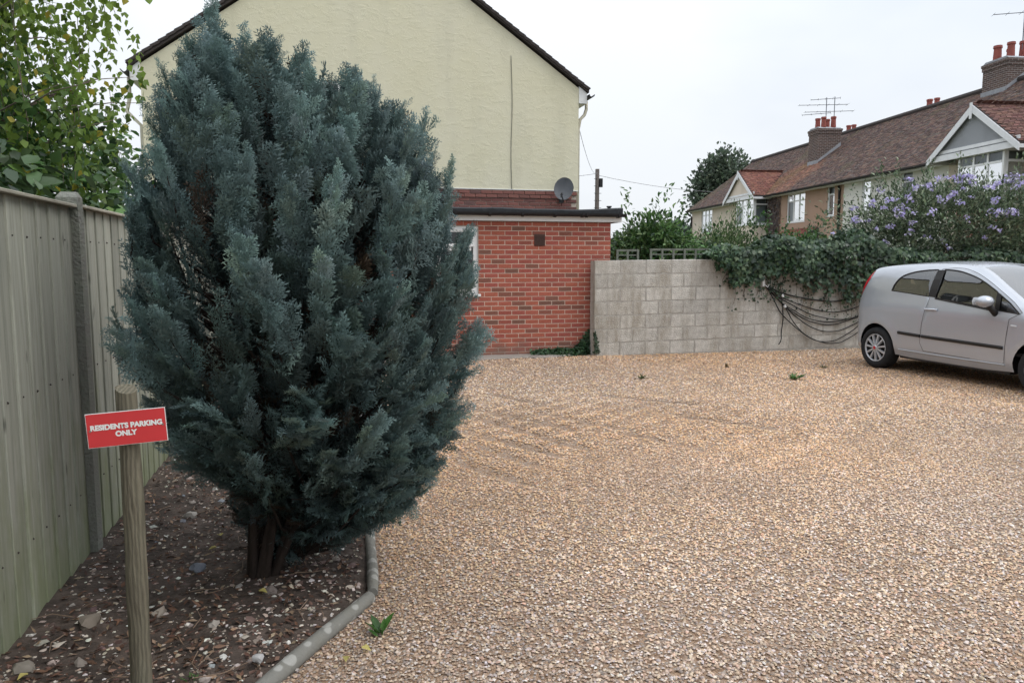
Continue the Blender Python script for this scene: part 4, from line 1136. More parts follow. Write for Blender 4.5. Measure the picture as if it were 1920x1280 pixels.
# ------------------------------------------------------------------ ivy over the wall
m_ivy = mat('ivy_leaf', (.05,.09,.04), .45, attr='tint', nscale=30, namt=.15, spec=.4, transl=.15)
m_stem = mat('woody_stem', (.12,.085,.055), .9, 20, .3)
IVY_T = np.array([(0,0,0), (-.42,.12,.05), (-.5,.45,.0), (-.2,.55,.03), (0,1,-.1), (.2,.55,.03), (.5,.45,.0), (.42,.12,.05)])
IVY_F = np.array([(0,3,1), (1,3,2), (0,5,3), (3,5,4), (0,7,5), (5,7,6)])
ri = np.random.RandomState(5)
ivy = thing('ivy', 'dark ivy tumbling over the top of the block wall beside the car', 'climbing plant', (9.0, WY, 0))
def ivy_top(x): return np.interp(x, [6.1, 6.5, 7.2, 8.2, 9.2, 10.2, 11.5, 14.8], [1.68, 1.88, 1.98, 2.04, 2.05, 1.86, 1.72, 1.68])
def ivy_low(x): return np.interp(x, [6.1, 6.5, 6.9, 7.2, 7.6, 8.1, 8.6, 9.2, 10, 14.8], [1.55, 1.22, 1.06, 1.18, 1.18, 1.0, .9, .84, .78, .7])
n = 12500
x = 6.15 + 8.5*ri.rand(n)**1.15; s = ri.rand(n)
top, low = ivy_top(x) - .05 + .34*(vnoise(x, 0*x, 1.9, 14)-.5), ivy_low(x) + .34*(vnoise(x, 0*x, 2.6, 2)-.5) + .16*(vnoise(x, 0*x, 9, 3)-.5)
wt = 1.62
pf = ri.rand(n)
front = pf < .55
z = np.where(front, low + (top-.08-low)*ri.rand(n)**.75, 0)
thick = .04 + .16*np.clip((z-1.15)/.6, 0, 1) + .20*vnoise(x, z, 2.6, 7)
y = np.where(front, WY - .02 - thick*ri.rand(n)**.6, 0)
ang = ri.rand(n)*np.pi
rad = .8 + .25*ri.rand(n)
hy = .32
y = np.where(front, y, WY + .10 - hy*np.cos(ang)*rad); z = np.where(front, z, wt + np.maximum(top-wt, .06)*np.sin(ang)*rad + .14*(vnoise(x, y, 3.5, 8)-.5))
nr = np.where(front[:, None], np.array([0, -1, .55])[None], np.stack([0*x, -np.cos(ang), np.sin(ang)+.2], -1)) + ri.randn(n, 3)*.45
d = np.stack([ri.randn(n)*.7, -.25+0*x, -.8+.5*ri.randn(n)], -1)
keep = ~front | (ri.rand(n) < np.clip((z-low)/.25 + .15, 0, 1))
P = np.stack([x, y, z], -1)[keep]; k = len(P)
c = pick(ri, k, [(.034,.068,.036), (.05,.092,.044), (.075,.125,.06), (.024,.048,.03), (.11,.165,.08)], [5, 5, 3, 3, 1.2], .2)*(.65+.7*vnoise(P[:, 0], P[:, 2], 3, 21))[:, None]
body = MB()
for i in range(110):                                  # hanging runners
    xx = 6.3 + 6.5*ri.rand(); zl = float(ivy_low(xx)) - .05 - .34*ri.rand(); zt = 1.6
    if xx < 7.2: zl = 1.35 - .62*ri.rand()
    pts = [(xx + .06*math.sin(q*5+i) + (.12*(1.6-zq) if i % 2 else -.08*(1.6-zq)), WY - .015 - .02*ri.rand(), zq) for q, zq in enumerate(np.linspace(zt, zl, 6))]
    body.tube(pts, .0035, 4, cap=False)
ivy_b = body.obj('runners', m_stem, ivy); ivy_b['kind'] = 'stuff'
stamp('foliage', IVY_T, IVY_F, P, frames(d[keep], nr[keep]), .055+.05*ri.rand(k), c, m_ivy, ivy)
# leaves strung along the runners
V = np.array(body.v).reshape(-1, 4, 3).mean(1)
m_ = np.repeat(V, 3, 0) + ri.randn(len(V)*3, 3)*[.05, .012, .05] - [0, .012, 0]
k = len(m_)
stamp('runner_leaves', IVY_T, IVY_F, m_, frames(ri.randn(k, 3)*[.6, .2, .6]-[0, 0, .4], ri.randn(k, 3)*.3+[0, -1, .4]), .025+.03*ri.rand(k),
      pick(ri, k, [(.028,.052,.030), (.045,.075,.035)], None, .2), m_ivy, ivy)
# ivy at the foot of the brick wall
iv2 = thing('ivy_patch', 'small dark ivy patch at the foot of the brick wall', 'climbing plant', (3.9, EY-.1, 0))
n = 1500
x = 3.14 + 1.02*ri.rand(n)**.75; hmax = .07 + .05*vnoise(x, 0*x, 6, 4) + .34*np.clip((x-3.85)/.3, 0, 1)**1.5
z = .01 + hmax*ri.rand(n); y = EY - .03 - (.22 - .15*np.clip((x-3.85)/.3, 0, 1))*(1 - z/(hmax+.03))*ri.rand(n) - .03*ri.rand(n)
stamp('foliage', IVY_T, IVY_F, np.stack([x, y, z], -1), frames(ri.randn(n, 3)-[0, .3, .2], ri.randn(n, 3)*.5+[0, -.6, .8]), .03+.03*ri.rand(n),
      pick(ri, n, [(.03,.07,.028), (.045,.10,.04), (.02,.045,.02)], None, .2), m_ivy, iv2)
rn = MB()
for i in range(8):
    rn.tube([(3.2+.11*i, EY-.16, .01), (3.4+.09*i, EY-.1, .03), (3.7+.05*i, EY-.02, .08+.03*i)], .004, 4)
rn.obj('stems', m_stem, iv2)
# sprig climbing the end of the block wall
n = 160
z = .05 + .35*ri.rand(n)**1.3; x = WXL - .01 + .12*ri.rand(n)*(1-z/.5); y = WY - .01 - .03*ri.rand(n)
stamp('foliage', IVY_T, IVY_F, np.stack([x, y, z], -1), frames(ri.randn(n, 3), ri.randn(n, 3)*.4+[0, -1, .3]), .02+.025*ri.rand(n), pick(ri, n, [(.03,.06,.03), (.06,.09,.05)], None, .2), m_ivy, iv2)

# ------------------------------------------------------------------ black cables looped on hooks on the wall
m_cable = mat('black_cable', (.012,.012,.014), .4, 5, .2)
CABLES = [
 [(7.235,1.129),(7.507,1.018),(7.744,.951),(8.086,.888),(8.432,.848),(8.689,.848),(9.2,.93),(9.75,1.1)],
 [(7.235,1.129),(7.495,.96),(7.808,.827),(8.123,.731),(8.366,.675),(8.654,.651),(8.972,.705),(9.4,.88),(9.75,1.1)],
 [(7.242,1.123),(7.422,.961),(7.841,.748),(8.128,.626),(8.447,.548),(8.737,.52),(8.935,.533),(9.162,.609),(9.5,.82),(9.75,1.1)],
 [(7.243,1.116),(7.574,.817),(7.814,.683),(8.102,.548),(8.36,.493),(8.587,.483),(8.859,.521),(9.163,.596),(9.5,.8),(9.75,1.09)],
 [(7.25,1.11),(7.59,.791),(7.831,.644),(8.104,.508),(8.377,.44),(8.605,.433),(8.861,.488),(9.164,.582),(9.5,.78),(9.76,1.09)],
 [(7.25,1.11),(7.605,.777),(7.848,.591),(8.109,.416),(8.383,.325),(8.611,.313),(8.823,.348),(9.138,.489),(9.5,.74),(9.76,1.08)],
 [(7.245,1.114),(7.428,.831),(7.582,.622),(7.827,.409),(8.149,.204),(8.378,.126),(8.531,.099),(8.728,.11),(8.909,.173),(9.132,.315),(9.5,.66),(9.77,1.08)],
 [(7.25,1.11),(7.42,.95),(7.605,.764),(7.762,.541),(8.01,.287),(8.256,.162),(8.468,.133),(8.68,.165),(8.904,.266),(9.134,.429),(9.5,.7),(9.77,1.08)],
 [(7.25,1.12),(7.40,1.05),(7.53,.985),(7.573,.83),(7.59,.609),(7.586,.374),(7.571,.205),(7.538,.108)]]
def catmull(pts, k=5):
    out = []; p = [pts[0]] + list(pts) + [pts[-1]]
    for i in range(1, len(p)-2):
        a, b, c_, d_ = [np.array(q, float) for q in p[i-1:i+3]]
        for j in range(k):
            t = j/k; out.append(.5*((2*b) + (-a+c_)*t + (2*a-5*b+4*c_-d_)*t*t + (-a+3*b-3*c_+d_)*t**3))
    out.append(np.array(pts[-1], float)); return out
cab = thing('cable_bundle', 'black cables hung in drooping loops on the block wall behind the car', 'cables', (7.235, WY-.03, 0))
for i, cc in enumerate(CABLES):
    pts = [(q[0], WY - .022 - .004*(i % 4) - .012*math.sin(j*.6+i), q[1]) for j, q in enumerate(catmull(cc))]
    MB().tube(pts, .0085 if i else .011, 7).obj('cable', m_cable, cab, True)
MB().box((7.165, WY-.045, 1.115), (7.205, WY-.001, 1.31), .006).tube([(7.20, WY-.03, 1.15), (7.25, WY-.07, 1.10), (7.27, WY-.07, 1.14)], .008, 6).obj('bracket', m_uwhite, cab)
MB().box((9.74, WY-.03, 1.05), (9.78, WY-.001, 1.2), .004).tube([(9.76, WY-.02, 1.1), (9.76, WY-.07, 1.06), (9.76, WY-.08, 1.11)], .008, 6).obj('bracket', m_uwhite, cab)
MB().tube([(7.545, WY-.05, .975), (7.56, WY-.055, .93)], .02, 7).tube([(7.60, WY-.05, .79), (7.615, WY-.05, .75)], .022, 7).obj('cable_tie', m_uwhite, cab)

# ------------------------------------------------------------------ shrubs behind the wall
m_leaf = mat('broad_leaf', (.06,.12,.04), .45, attr='tint', nscale=20, namt=.15, spec=.4, transl=.3)
def shrub(name, label, cat, c, r, n, size, cols, w, seed, up=.4, shell=.55, narrow=1.0, tips=0, group=None, stems=7, tpl=None, lumps=9, mat_=None, base_z=0.0, full=False):
    """crown of many small leaves gathered in clumps round branch ends, with stems below"""
    q = np.random.RandomState(seed); c = np.array(c); r = np.array(r)
    t = thing(name, label, cat, (c[0], c[1], base_z), group=group)
    st = MB()
    d0 = unit(q.randn(lumps*6, 3))
    if not full: d0[:, 2] = np.abs(d0[:, 2])*1.0 - .35
    cl = c + d0*r*(.55 + .42*q.rand(len(d0), 1))
    for i in range(stems):
        a = q.rand()*6.28; e = cl[q.randint(len(cl))]
        b0 = np.array([c[0]+.12*math.cos(a), c[1]+.12*math.sin(a), base_z-.05]); md = b0*.5 + np.array([(c[0]+e[0])/2, (c[1]+e[1])/2, e[2]])*.5; md[:2] = b0[:2]*.6 + e[:2]*.4
        k_ = max(1, r[2]*.8); st.tube([tuple(b0), tuple(md), tuple(e)], [.02*k_, .014*k_, .006], 6)
    st.obj('trunk', m_stem, t, True)
    k = q.randint(0, len(cl), n)
    P = cl[k] + q.randn(n, 3)*r*.17
    inside = q.rand(n) > shell
    P[inside] = c + unit(q.randn(inside.sum(), 3))*r*(.45+.5*q.rand(inside.sum(), 1))
    for _ in range(tips):                            # upright shoots above the crown
        b0 = c + np.array([q.uniform(-.8, .8)*r[0], q.uniform(-.5, .5)*r[1], r[2]*.7]); h = r[2]*(.3+.5*q.rand()); m_n = 26
        tt = q.rand(m_n); P = np.concatenate([P, b0 + np.stack([.05*q.randn(m_n), .05*q.randn(m_n), tt*h], -1)])
    n = len(P)
    out = unit((P-c)/r)
    D = out*.8 + q.randn(n, 3)*.6 + [0, 0, up]
    N_ = out*.5 + q.randn(n, 3)*.45 + [0, 0, .8]
    tone = np.repeat(1 + .22*q.randn(len(cl)), 1)
    kk = np.concatenate([k, q.randint(0, len(cl), n-len(k))])
    col = pick(q, n, cols, w, .2)*np.clip(tone[kk], .55, 1.5)[:, None]
    L = size*(.7+.6*q.rand(n))
    T, F = tpl or (LEAF_T, LEAF_F)
    stamp('crown', T, F, P, frames(D, N_), np.stack([L*narrow, L, L], -1), col, mat_ or m_leaf, t)
    return t
GREENS = [(.07,.145,.042), (.052,.108,.036), (.105,.19,.06), (.034,.072,.032), (.15,.22,.08)]
shrub('laurel_shrub', 'bright green long leaved shrub behind the trellis next to the extension', 'shrub', (5.75, 12.75, 1.7), (.80, .6, .80), 5600, .10, GREENS, [4, 3, 5, 2, 2.5], 31, narrow=.62, tips=4, up=.1)
shrub('dark_shrub', 'low dark green shrub filling the gap behind the trellis', 'shrub', (6.75, 13.2, 1.35), (1.0, .5, .62), 3600, .08, GREENS, [3, 5, 2, 5, .6], 32, tips=2)
shrub('garden_conifer', 'pointed light green bush in front of the cream house bay', 'shrub', (8.55, 15.2, 1.55), (.95, .7, 1.0), 7000, .075, [(.09,.145,.055), (.12,.18,.07), (.05,.09,.04), (.15,.205,.085)], [4, 4, 3, 2], 33, narrow=.45, up=1.3, tips=9)
shrub('yellow_shrub', 'small yellowish green bush beside the long leaved shrub', 'shrub', (7.55, 14.4, 1.3), (.5, .5, .58), 1300, .07, [(.19,.22,.04), (.12,.17,.04), (.07,.11,.035)], [3, 4, 3], 34)
shrub('privet_shrub', 'mid green leafy shrub rising above the ivy under the brown house', 'shrub', (9.9, 14.6, 1.5), (1.3, .7, .8), 6000, .07, GREENS, [4, 4, 2, 3, .6], 35, tips=8)

# ------------------------------------------------------------------ purple flowering bush behind the car
m_small = mat('small_leaf', (.07,.12,.05), .5, attr='tint', nscale=20, namt=.15, spec=.35, transl=.25)
FLB = [(.12,.165,.09), (.165,.21,.125), (.08,.115,.065), (.24,.275,.185), (.05,.075,.045)]
fb = shrub('flowering_bush', 'big bush with lilac purple flower clusters above the silver car', 'shrub', (12.25, 12.15, 2.20), (3.0, 1.0, .92), 28000, .085, FLB, [4, 4, 4, 2.5, 2], 36, narrow=.6, tips=26, up=.5, stems=14, lumps=26, full=True, mat_=m_small, tpl=(LEAF4_T, LEAF4_F))
m_petal = mat('lilac_petal', (.30,.22,.62), .6, attr='tint', transl=.3, spec=.2)
PET_T = np.array([(0,0,0), (-.5,.35,.06), (-.28,.85,-.02), (0,1,-.05), (.28,.85,-.02), (.5,.35,.06)]); PET_F = np.array([(0,2,1), (0,3,2), (0,4,3), (0,5,4)])
def cluster_mesh(seed):
    q = np.random.RandomState(seed); P = []; D = []; N_ = []; c = []
    for f in range(13 + q.randint(8)):
        o_ = unit(q.randn(3))*np.array([.085, .085, .05])*q.rand()**.4; ax = unit(o_*6 + q.randn(3)*.3 + [0, -.25, .35])
        e1 = unit(np.cross(ax, q.randn(3))); e2 = np.cross(ax, e1); base = np.array([.54,.48,.78])*(.85+.3*q.rand()) if q.rand() > .4 else np.array([.76,.73,.86])
        for k in range(5):
            a = k*1.2566; P.append(o_); D.append(e1*math.cos(a)+e2*math.sin(a)+ax*.25); N_.append(ax); c.append(base*(.9+.2*q.rand()))
    n = len(P)
    o = stamp('flower_cluster', PET_T, PET_F, np.array(P), frames(np.array(D), np.array(N_)), np.full(n, .021), np.array(c), m_petal, None, kind=None)
    me = o.data; bpy.data.objects.remove(o); return me
cm = [cluster_mesh(i) for i in range(5)]
q = np.random.RandomState(77); cc0 = np.array([12.25, 12.15, 2.20]); rr0 = np.array([3.0, 1.0, .94]); k = 0
while k < 140:
    d_ = unit(q.randn(3)); d_[1] = -abs(d_[1])*.9
    if d_[2] < -.45: continue
    p = cc0 + d_*rr0*(1.0 + .10*q.rand())
    o = link(bpy.data.objects.new('flower_cluster', cm[q.randint(5)]), fb); o['kind'] = 'stuff'
    o.location = Vector(p) - origin_of(fb); o.rotation_euler = (q.randn()*.4, q.randn()*.4, q.rand()*6.28); s_ = .75 + .7*q.rand(); o.scale = (s_, s_, s_)
    k += 1
# ------------------------------------------------------------------ terrace of houses on the right
TU = R(90 - 7.1); TP = Vector((20.89, 27.73, 0))
tU, tN = Vector((math.sin(R(7.1)), math.cos(R(7.1)), 0)), Vector((-math.cos(R(7.1)), math.sin(R(7.1)), 0))
EZ, RZ, EO, RO = 4.86, 8.02, .36, -4.0
def rz_(y): return EZ + (EO-y)*(RZ-EZ)/(EO-RO)
m_troof = mat('terrace_tile', (.15,.09,.075), .9, attr='tint', nscale=14, namt=.25, spec=.15)
m_cream = render_mat('cream_render', (.70,.60,.50), (.66,.57,.48), .3)
m_brown = render_mat('brown_render', (.42,.28,.205), (.39,.27,.205), .3)
m_whiter = render_mat('white_render', (.74,.72,.67), (.70,.68,.62), .3)
m_greyr = render_mat('grey_render', (.33,.34,.36), (.29,.30,.32), .3)
m_paint = mat('white_paint', (.76,.76,.77), .6, 4, .08)
def brick_tex(name, c1, c2, mo):
    m = mat(name, c1, .9); n, l, b = nodes_of(m)
    tc = n.new('ShaderNodeTexCoord'); mp = n.new('ShaderNodeMapping'); l.new(tc.outputs['Object'], mp.inputs[0]); mp.inputs['Rotation'].default_value = (R(90), 0, 0)
    ad = n.new('ShaderNodeVectorMath'); ad.operation = 'ADD'
    sp = n.new('ShaderNodeSeparateXYZ'); l.new(tc.outputs['Object'], sp.inputs[0]); sm = n.new('ShaderNodeMath'); l.new(sp.outputs['X'], sm.inputs[0]); l.new(sp.outputs['Y'], sm.inputs[1])
    cb_ = n.new('ShaderNodeCombineXYZ'); l.new(sm.outputs[0], cb_.inputs['X']); l.new(sp.outputs['Z'], cb_.inputs['Y'])
    bt = n.new('ShaderNodeTexBrick'); bt.inputs['Scale'].default_value = 1; bt.inputs['Brick Width'].default_value = .225; bt.inputs['Row Height'].default_value = .075; bt.inputs['Mortar Size'].default_value = .007
    bt.inputs['Color1'].default_value = (*c1, 1); bt.inputs['Color2'].default_value = (*c2, 1); bt.inputs['Mortar'].default_value = (*mo, 1); l.new(cb_.outputs[0], bt.inputs['Vector'])
    l.new(bt.outputs['Color'], b.inputs['Base Color'])
    bp = n.new('ShaderNodeBump'); bp.invert = True; bp.inputs['Distance'].default_value = .01; l.new(bt.outputs['Fac'], bp.inputs['Height']); l.new(bp.outputs[0], b.inputs['Normal'])
    return m
m_chim = brick_tex('chimney_brick', (.13,.085,.07), (.085,.06,.055), (.34,.31,.29))
m_ghost = brick_tex('house_brick', (.22,.09,.06), (.17,.07,.05), (.34,.29,.25))
m_pot = mat('chimney_pot', (.27,.08,.065), .8, 8, .2)
m_lead = mat('lead', (.30,.31,.33), .7, 6, .2)
rt_ = np.random.RandomState(14)
TILE_T = np.array([(-.5,0,0), (.5,0,0), (.5,1,.0), (-.5,1,.0), (-.5,0,-1), (.5,0,-1)]); TILE_F = np.array([(0,1,2,3), (4,5,1,0)])
TCOL = [(.115,.078,.068), (.145,.095,.08), (.088,.064,.06), (.175,.115,.092), (.135,.108,.098)]
def tiles(parent, A, B, Cc, Dd, cols, row=.105, w=.17, cut=None, red=None):
    """courses of plain tiles over the sloping quad A-B (eaves) to D-C (ridge), in the parent's own frame"""
    A, B, Cc, Dd = [np.array(v, float) for v in (A, B, Cc, Dd)]
    up_ = ((Dd+Cc)-(A+B))/2; Ls = np.linalg.norm(up_); nrow = int(Ls/row); P = []; 
    al = unit(B-A); upn = unit(up_); nr = np.cross(al, upn)
    if nr[2] < 0: nr = -nr
    for i in range(nrow+1):
        t = i/nrow; a, b = A+(Dd-A)*t, B+(Cc-B)*t; L = np.linalg.norm(b-a); m_ = int(L/w)
        if m_ < 1: continue
        s_ = (np.arange(m_)+.5+(.5 if i % 2 else 0)*1)/m_; s_ = s_[s_ < 1]
        P.append(a + (b-a)*s_[:, None])
    P = np.concatenate(P)
    if cut is not None: P = P[cut(P)]
    n = len(P); P = P + nr*(.015 + .006*rt_.rand(n, 1))
    tl = rt_.randn(n)*.05
    Y = unit(upn + nr*(-.13 + .03*rt_.randn(n, 1)) + al*tl[:, None]*.3); X = np.repeat(al[None], n, 0); Z = unit(np.cross(X, Y)); flip = Z[:, 2] < 0; Z[flip] *= -1
    Q = np.stack([X, Y, Z], -1)
    c = pick(rt_, n, cols, None, .22)
    if red is not None: c = red(P, c)
    return stamp('roof_tiles', TILE_T, TILE_F, P, Q, np.stack([np.full(n, w*.97), np.full(n, row*1.35), .016+.008*rt_.rand(n)], -1), c, m_troof, parent, smooth=False, local=True)

def pots(parent, spots, z, h=.5):
    for (a, b, s_) in spots:
        MB().lathe([(.115*s_, z), (.12*s_, z+.06), (.105*s_, z+h*.8*s_), (.13*s_, z+h*.85*s_), (.12*s_, z+h*s_), (.085*s_, z+h*s_), (.08*s_, z+h*.5*s_)], (a, b, 0), 14).obj('chimney_pot', m_pot, parent, 40, local=True)
def chimney(parent, x0, x1, y0, y1, ztop, zbot, pot_spots):
    c = MB().box((x0, y0, zbot), (x1, y1, ztop-.28)).box((x0-.03, y0-.03, ztop-.279), (x1+.03, y1+.03, ztop-.14)).box((x0-.055, y0-.055, ztop-.139), (x1+.055, y1+.055, ztop-.04)).obj('chimney', m_chim, parent, local=True)
    MB().prism([(x0-.05, ztop-.039), (x1+.05, ztop-.039), (x1-.1, ztop+.05), (x0+.1, ztop+.05)], 'y', y0, y1).obj('flaunching', m_lead, c, local=True)
    pots(c, pot_spots, ztop+.02)
    # lead flashing stepping up the side
    MB().prism([(y1+.04, rz_(y1)+.02), (y1+.04, rz_(y1)+.14), (y0, rz_(y0)+.2), (y0, rz_(y0)+.02)], 'x', x0-.02, x0-.004).box((x0-.03, y1+.003, rz_(y1)-.12), (x1+.03, y1+.02, rz_(y1)+.16)).obj('flashing', m_lead, c, local=True)
    return c

def house_unit(name, label, u0, u1, wallm, wins, bay=None, gable_far=False, gable_near=False, lower=None, red=None):
    o = thing(name, label, 'house', TP + tU*u0, TU, group='terraced houses in one row')
    W = u1-u0
    holes = [(a-u0, b-u0, c, d) for a, b, c, d, *_ in wins]
    mb = MB(); xs = sorted({0, W, *[h[0] for h in holes], *[h[1] for h in holes]})
    for a, b in zip(xs[:-1], xs[1:]):
        z = 0
        for h in [h for h in holes if h[0] <= a+1e-6 and h[1] >= b-1e-6]:
            mb.box((a, -.25, z), (b, 0, h[2])); z = h[3]
        mb.box((a, -.25, z), (b, 0, EZ+.12))
    mb.obj('front_wall', wallm, o, local=True)
    MB().box((0, -8, 0), (W, -7.75, EZ)).obj('rear_wall', wallm, o, local=True)
    for f, x in ((gable_far, W-.2), (gable_near, 0)):
        if f: MB().prism([(-.252, 0), (-.252, rz_(-.252)-.04), (RO, RZ-.05), (-7.748, rz_(-.252)-.04), (-7.748, 0)], 'x', x, x+.2).obj('gable_wall', wallm, o, local=True)
    for a, b, c, d, cols, tr in wins:
        window(o, a-u0, b-u0, c, d, -.03, cols, tr, .06, axis=-1, local=True)
    # roof slab with tiles laid over it
    r_ = MB().add([(0, EO, EZ), (W, EO, EZ), (W, RO, RZ), (0, RO, RZ), (0, -8.36, EZ), (W, -8.36, EZ), (0, EO, EZ-.05), (W, EO, EZ-.05), (W, RO, RZ-.1), (0, RO, RZ-.1), (0, -8.36, EZ-.05), (W, -8.36, EZ-.05)],
                 [(0,1,2,3), (3,2,5,4), (6,9,8,7), (9,10,11,8), (0,6,7,1), (4,5,11,10), (0,3,9,6), (3,4,10,9), (1,7,8,2), (2,8,11,5)]).obj('roof', m_tile, o, local=True)
    cut = None
    tiles(r_, (0, EO, EZ), (W, EO, EZ), (W, RO, RZ), (0, RO, RZ), TCOL, red=red)
    MB().tube([(0, RO, RZ+.03), (W, RO, RZ+.03)], .12, 8).obj('ridge_tiles', m_tile, r_, 40, local=True)
    gu = MB(); pr = [(EO+.06+.06*math.cos(t), EZ-.05+.06*math.sin(t)) for t in np.linspace(math.pi, 2*math.pi, 7)] + [(EO+.06+.05*math.cos(t), EZ-.05+.05*math.sin(t)) for t in np.linspace(2*math.pi, math.pi, 7)]
    spans = [(0, W)]
    if bay: bc = bay['c']-u0; spans = [(0, bc-1.9), (bc+1.9, W)]
    for a, b in spans: 
        if b-a > .1:
            MB().prism(pr, 'x', a, b).obj('gutter', m_black, o, local=True)
            MB().box((a, .004, EZ-.13), (b, EO-.02, EZ-.055)).obj('soffit', m_paint, o, local=True)
    if bay:
        bc = bay['c']-u0; hw_ = 1.88; ap = 6.22; ez = 4.84; yo = .98
        yi = EO - (ap-EZ)*(EO-RO)/(RZ-EZ)
        g_ = MB()
        for s in (-1, 1):
            g_.add([(bc, yo, ap+.02), (bc+s*hw_, yo, ez+.02), (bc+s*hw_, EO-.1, ez+.02), (bc, yi, ap+.02), (bc, yo, ap-.05), (bc+s*hw_, yo, ez-.05), (bc+s*hw_, EO-.1, ez-.05), (bc, yi, ap-.05)],
                   [(0,1,2,3), (4,7,6,5), (0,4,5,1), (1,5,6,2), (2,6,7,3)])
        gr = g_.obj('bay_roof', m_tile, o, local=True)
        for s in (-1, 1):
            tiles(gr, (bc+s*hw_, yo+.02, ez+.03), (bc+s*hw_, EO-.12, ez+.03), (bc, yi, ap+.03), (bc, yo+.02, ap+.03), bay['tiles'])
            # barge boards
            MB().add([(bc, yo+.03, ap+.0), (bc+s*(hw_+.06), yo+.03, ez-.04), (bc+s*(hw_+.06), yo+.03, ez-.25), (bc, yo+.03, ap-.23), (bc, yo+.005, ap+.0), (bc+s*(hw_+.06), yo+.005, ez-.04), (bc+s*(hw_+.06), yo+.005, ez-.25), (bc, yo+.005, ap-.23)],
                     [(0,1,2,3), (4,7,6,5), (0,4,5,1), (1,5,6,2), (2,6,7,3)]).obj('barge_board', m_paint, gr, local=True)
            MB().box((bc+s*hw_-.02, 0.003, ez-.16), (bc+s*hw_+.02, yo, ez-.052)).obj('eaves_board', m_paint, gr, local=True)
        MB().prism([(bc-.045, ap-.42), (bc+.045, ap-.42), (bc+.045, ap+.05), (bc-.045, ap+.05)], 'y', yo+.031, yo+.06).obj('finial', m_paint, gr, local=True)
        MB().prism([(bc-hw_+.03, ez+.0), (bc+hw_-.03, ez+.0), (bc, ap-.06)], 'y', yo-.16, yo-.1).obj('gable_panel', bay['panel'], o, local=True)
        MB().box((bc-hw_+.05, yo-.14, ez-.12), (bc+hw_-.05, yo-.04, ez+.06)).box((bc-hw_+.05, yo-.098, ez+.1), (bc+hw_-.05, yo-.07, ez+.2)).obj('gable_beam', m_paint, o, local=True)
        wx0, wx1, wy = bay['w0']-u0, bay['w1']-u0, .80
        MB().box((wx0+.02, .002, 0), (wx1-.02, wy-.02, 3.42)).obj('bay_wall', bay['wall'], o, local=True)
        MB().box((wx0, .002, 4.78), (wx1, wy, ez+.0)).obj('bay_head', m_paint, o, local=True)
        window(o, wx0, wx1, 3.43, 4.78, wy, 3, 4.42, .07, axis=-1, local=True)
        # side light facing the camera
        sm = MB().box((wx0, .005, 3.43), (wx0+.06, .06, 4.78)).box((wx0, wy-.14, 3.43), (wx0+.06, wy-.062, 4.78)).box((wx0, .06, 3.43), (wx0+.06, wy-.14, 3.5)).box((wx0, .06, 4.4), (wx0+.06, wy-.14, 4.47)).box((wx0, .06, 4.71), (wx0+.06, wy-.14, 4.78)).obj('window', m_paint, o, local=True)
        for a, b in ((3.5, 4.4), (4.47, 4.71)): MB().add([(wx0+.03, .06, a), (wx0+.03, wy-.14, a), (wx0+.03, wy-.14, b), (wx0+.03, .06, b)], [(0,1,2,3)]).obj('pane', m_glass, sm, local=True)
        MB().box((wx0+.2, .06, 3.45), (wx0+.21, wy-.2, 4.7)).obj('blind', m_curtain, sm, local=True)
        MB().box((wx0-.06, .003, 3.37), (wx0+.0, wy+.05, 3.425)).obj('sill', m_paint, sm, local=True)
    if lower:
        a, b, z = lower; a -= u0; b -= u0
        lr = MB().prism([(.003, z), (.75, z-.42), (.75, z-.5), (.003, z-.5)], 'x', a, b).obj('porch_roof', m_tile, o, local=True)
        tiles(lr, (a, .77, z-.42), (b, .77, z-.42), (b, 0, z+.01), (a, 0, z+.01), [(.24,.09,.07), (.2,.08,.065), (.27,.11,.08)])
    return o, r_

def red_patch(u0, c0):
    def f(P, c):
        d = np.hypot((P[:, 0]+u0-c0)/2.2, (P[:, 2]-5.4)/1.2) + .25*(vnoise(P[:, 0], P[:, 2], 1.5, 3)-.5)
        m_ = np.clip((1.15-d)/.35, 0, 1)[:, None]
        moss = np.clip((vnoise(P[:, 0]*1.0, P[:, 2]*1.6, .9, 6)-.62)/.2, 0, 1)[:, None]*.35
        c = c*(1-moss) + np.array([.12,.11,.06])*moss
        return c*(1-m_) + c*np.array([1.7, 1.35, 1.15])*m_
    return f
hA, rA = house_unit('terrace_house', 'cream rendered end house at the far left end of the terrace', 10.3, 17.7, m_cream, [(14.2, 16.0, 3.35, 4.78, 3, 4.4)], gable_far=True, red=red_patch(10.3, 99))
hB, rB = house_unit('terrace_house', 'brown rendered terrace house with a red tiled bay gable and chimney', -.3, 10.299, m_brown,
                    [(2.92, 4.65, 3.4, 4.76, 3, 4.38), (.42, 1.0, 3.5, 4.78, 1, 4.42)],
                    bay=dict(c=8.2, w0=6.6, w1=8.75, tiles=[(.20,.092,.072), (.17,.082,.066), (.23,.108,.082)], panel=m_cream, wall=m_cream), lower=(1.6, 4.8, 3.05), red=red_patch(-.3, 6.0))
hC, rC = house_unit('terrace_house', 'white rendered terrace house behind the purple flowering bush', -6.6, -.301, m_whiter,
                    [(-2.2, -1.6, 3.5, 4.78, 1, 4.42), (-4.75, -4.1, 3.5, 4.78, 1, 4.42)], red=red_patch(-6.6, 99))
hD, rD = house_unit('terrace_house', 'cream terrace house with a grey gabled bay window at the right edge', -17.5, -6.601, m_cream,
                    [(-13.6, -12.0, 3.4, 4.76, 3, 4.38)], bay=dict(c=-8.8, w0=-9.98, w1=-8.1, tiles=[(.16,.088,.074), (.135,.075,.066), (.18,.10,.082)], panel=m_greyr, wall=m_ghost), gable_near=True, red=red_patch(-17.5, 99))
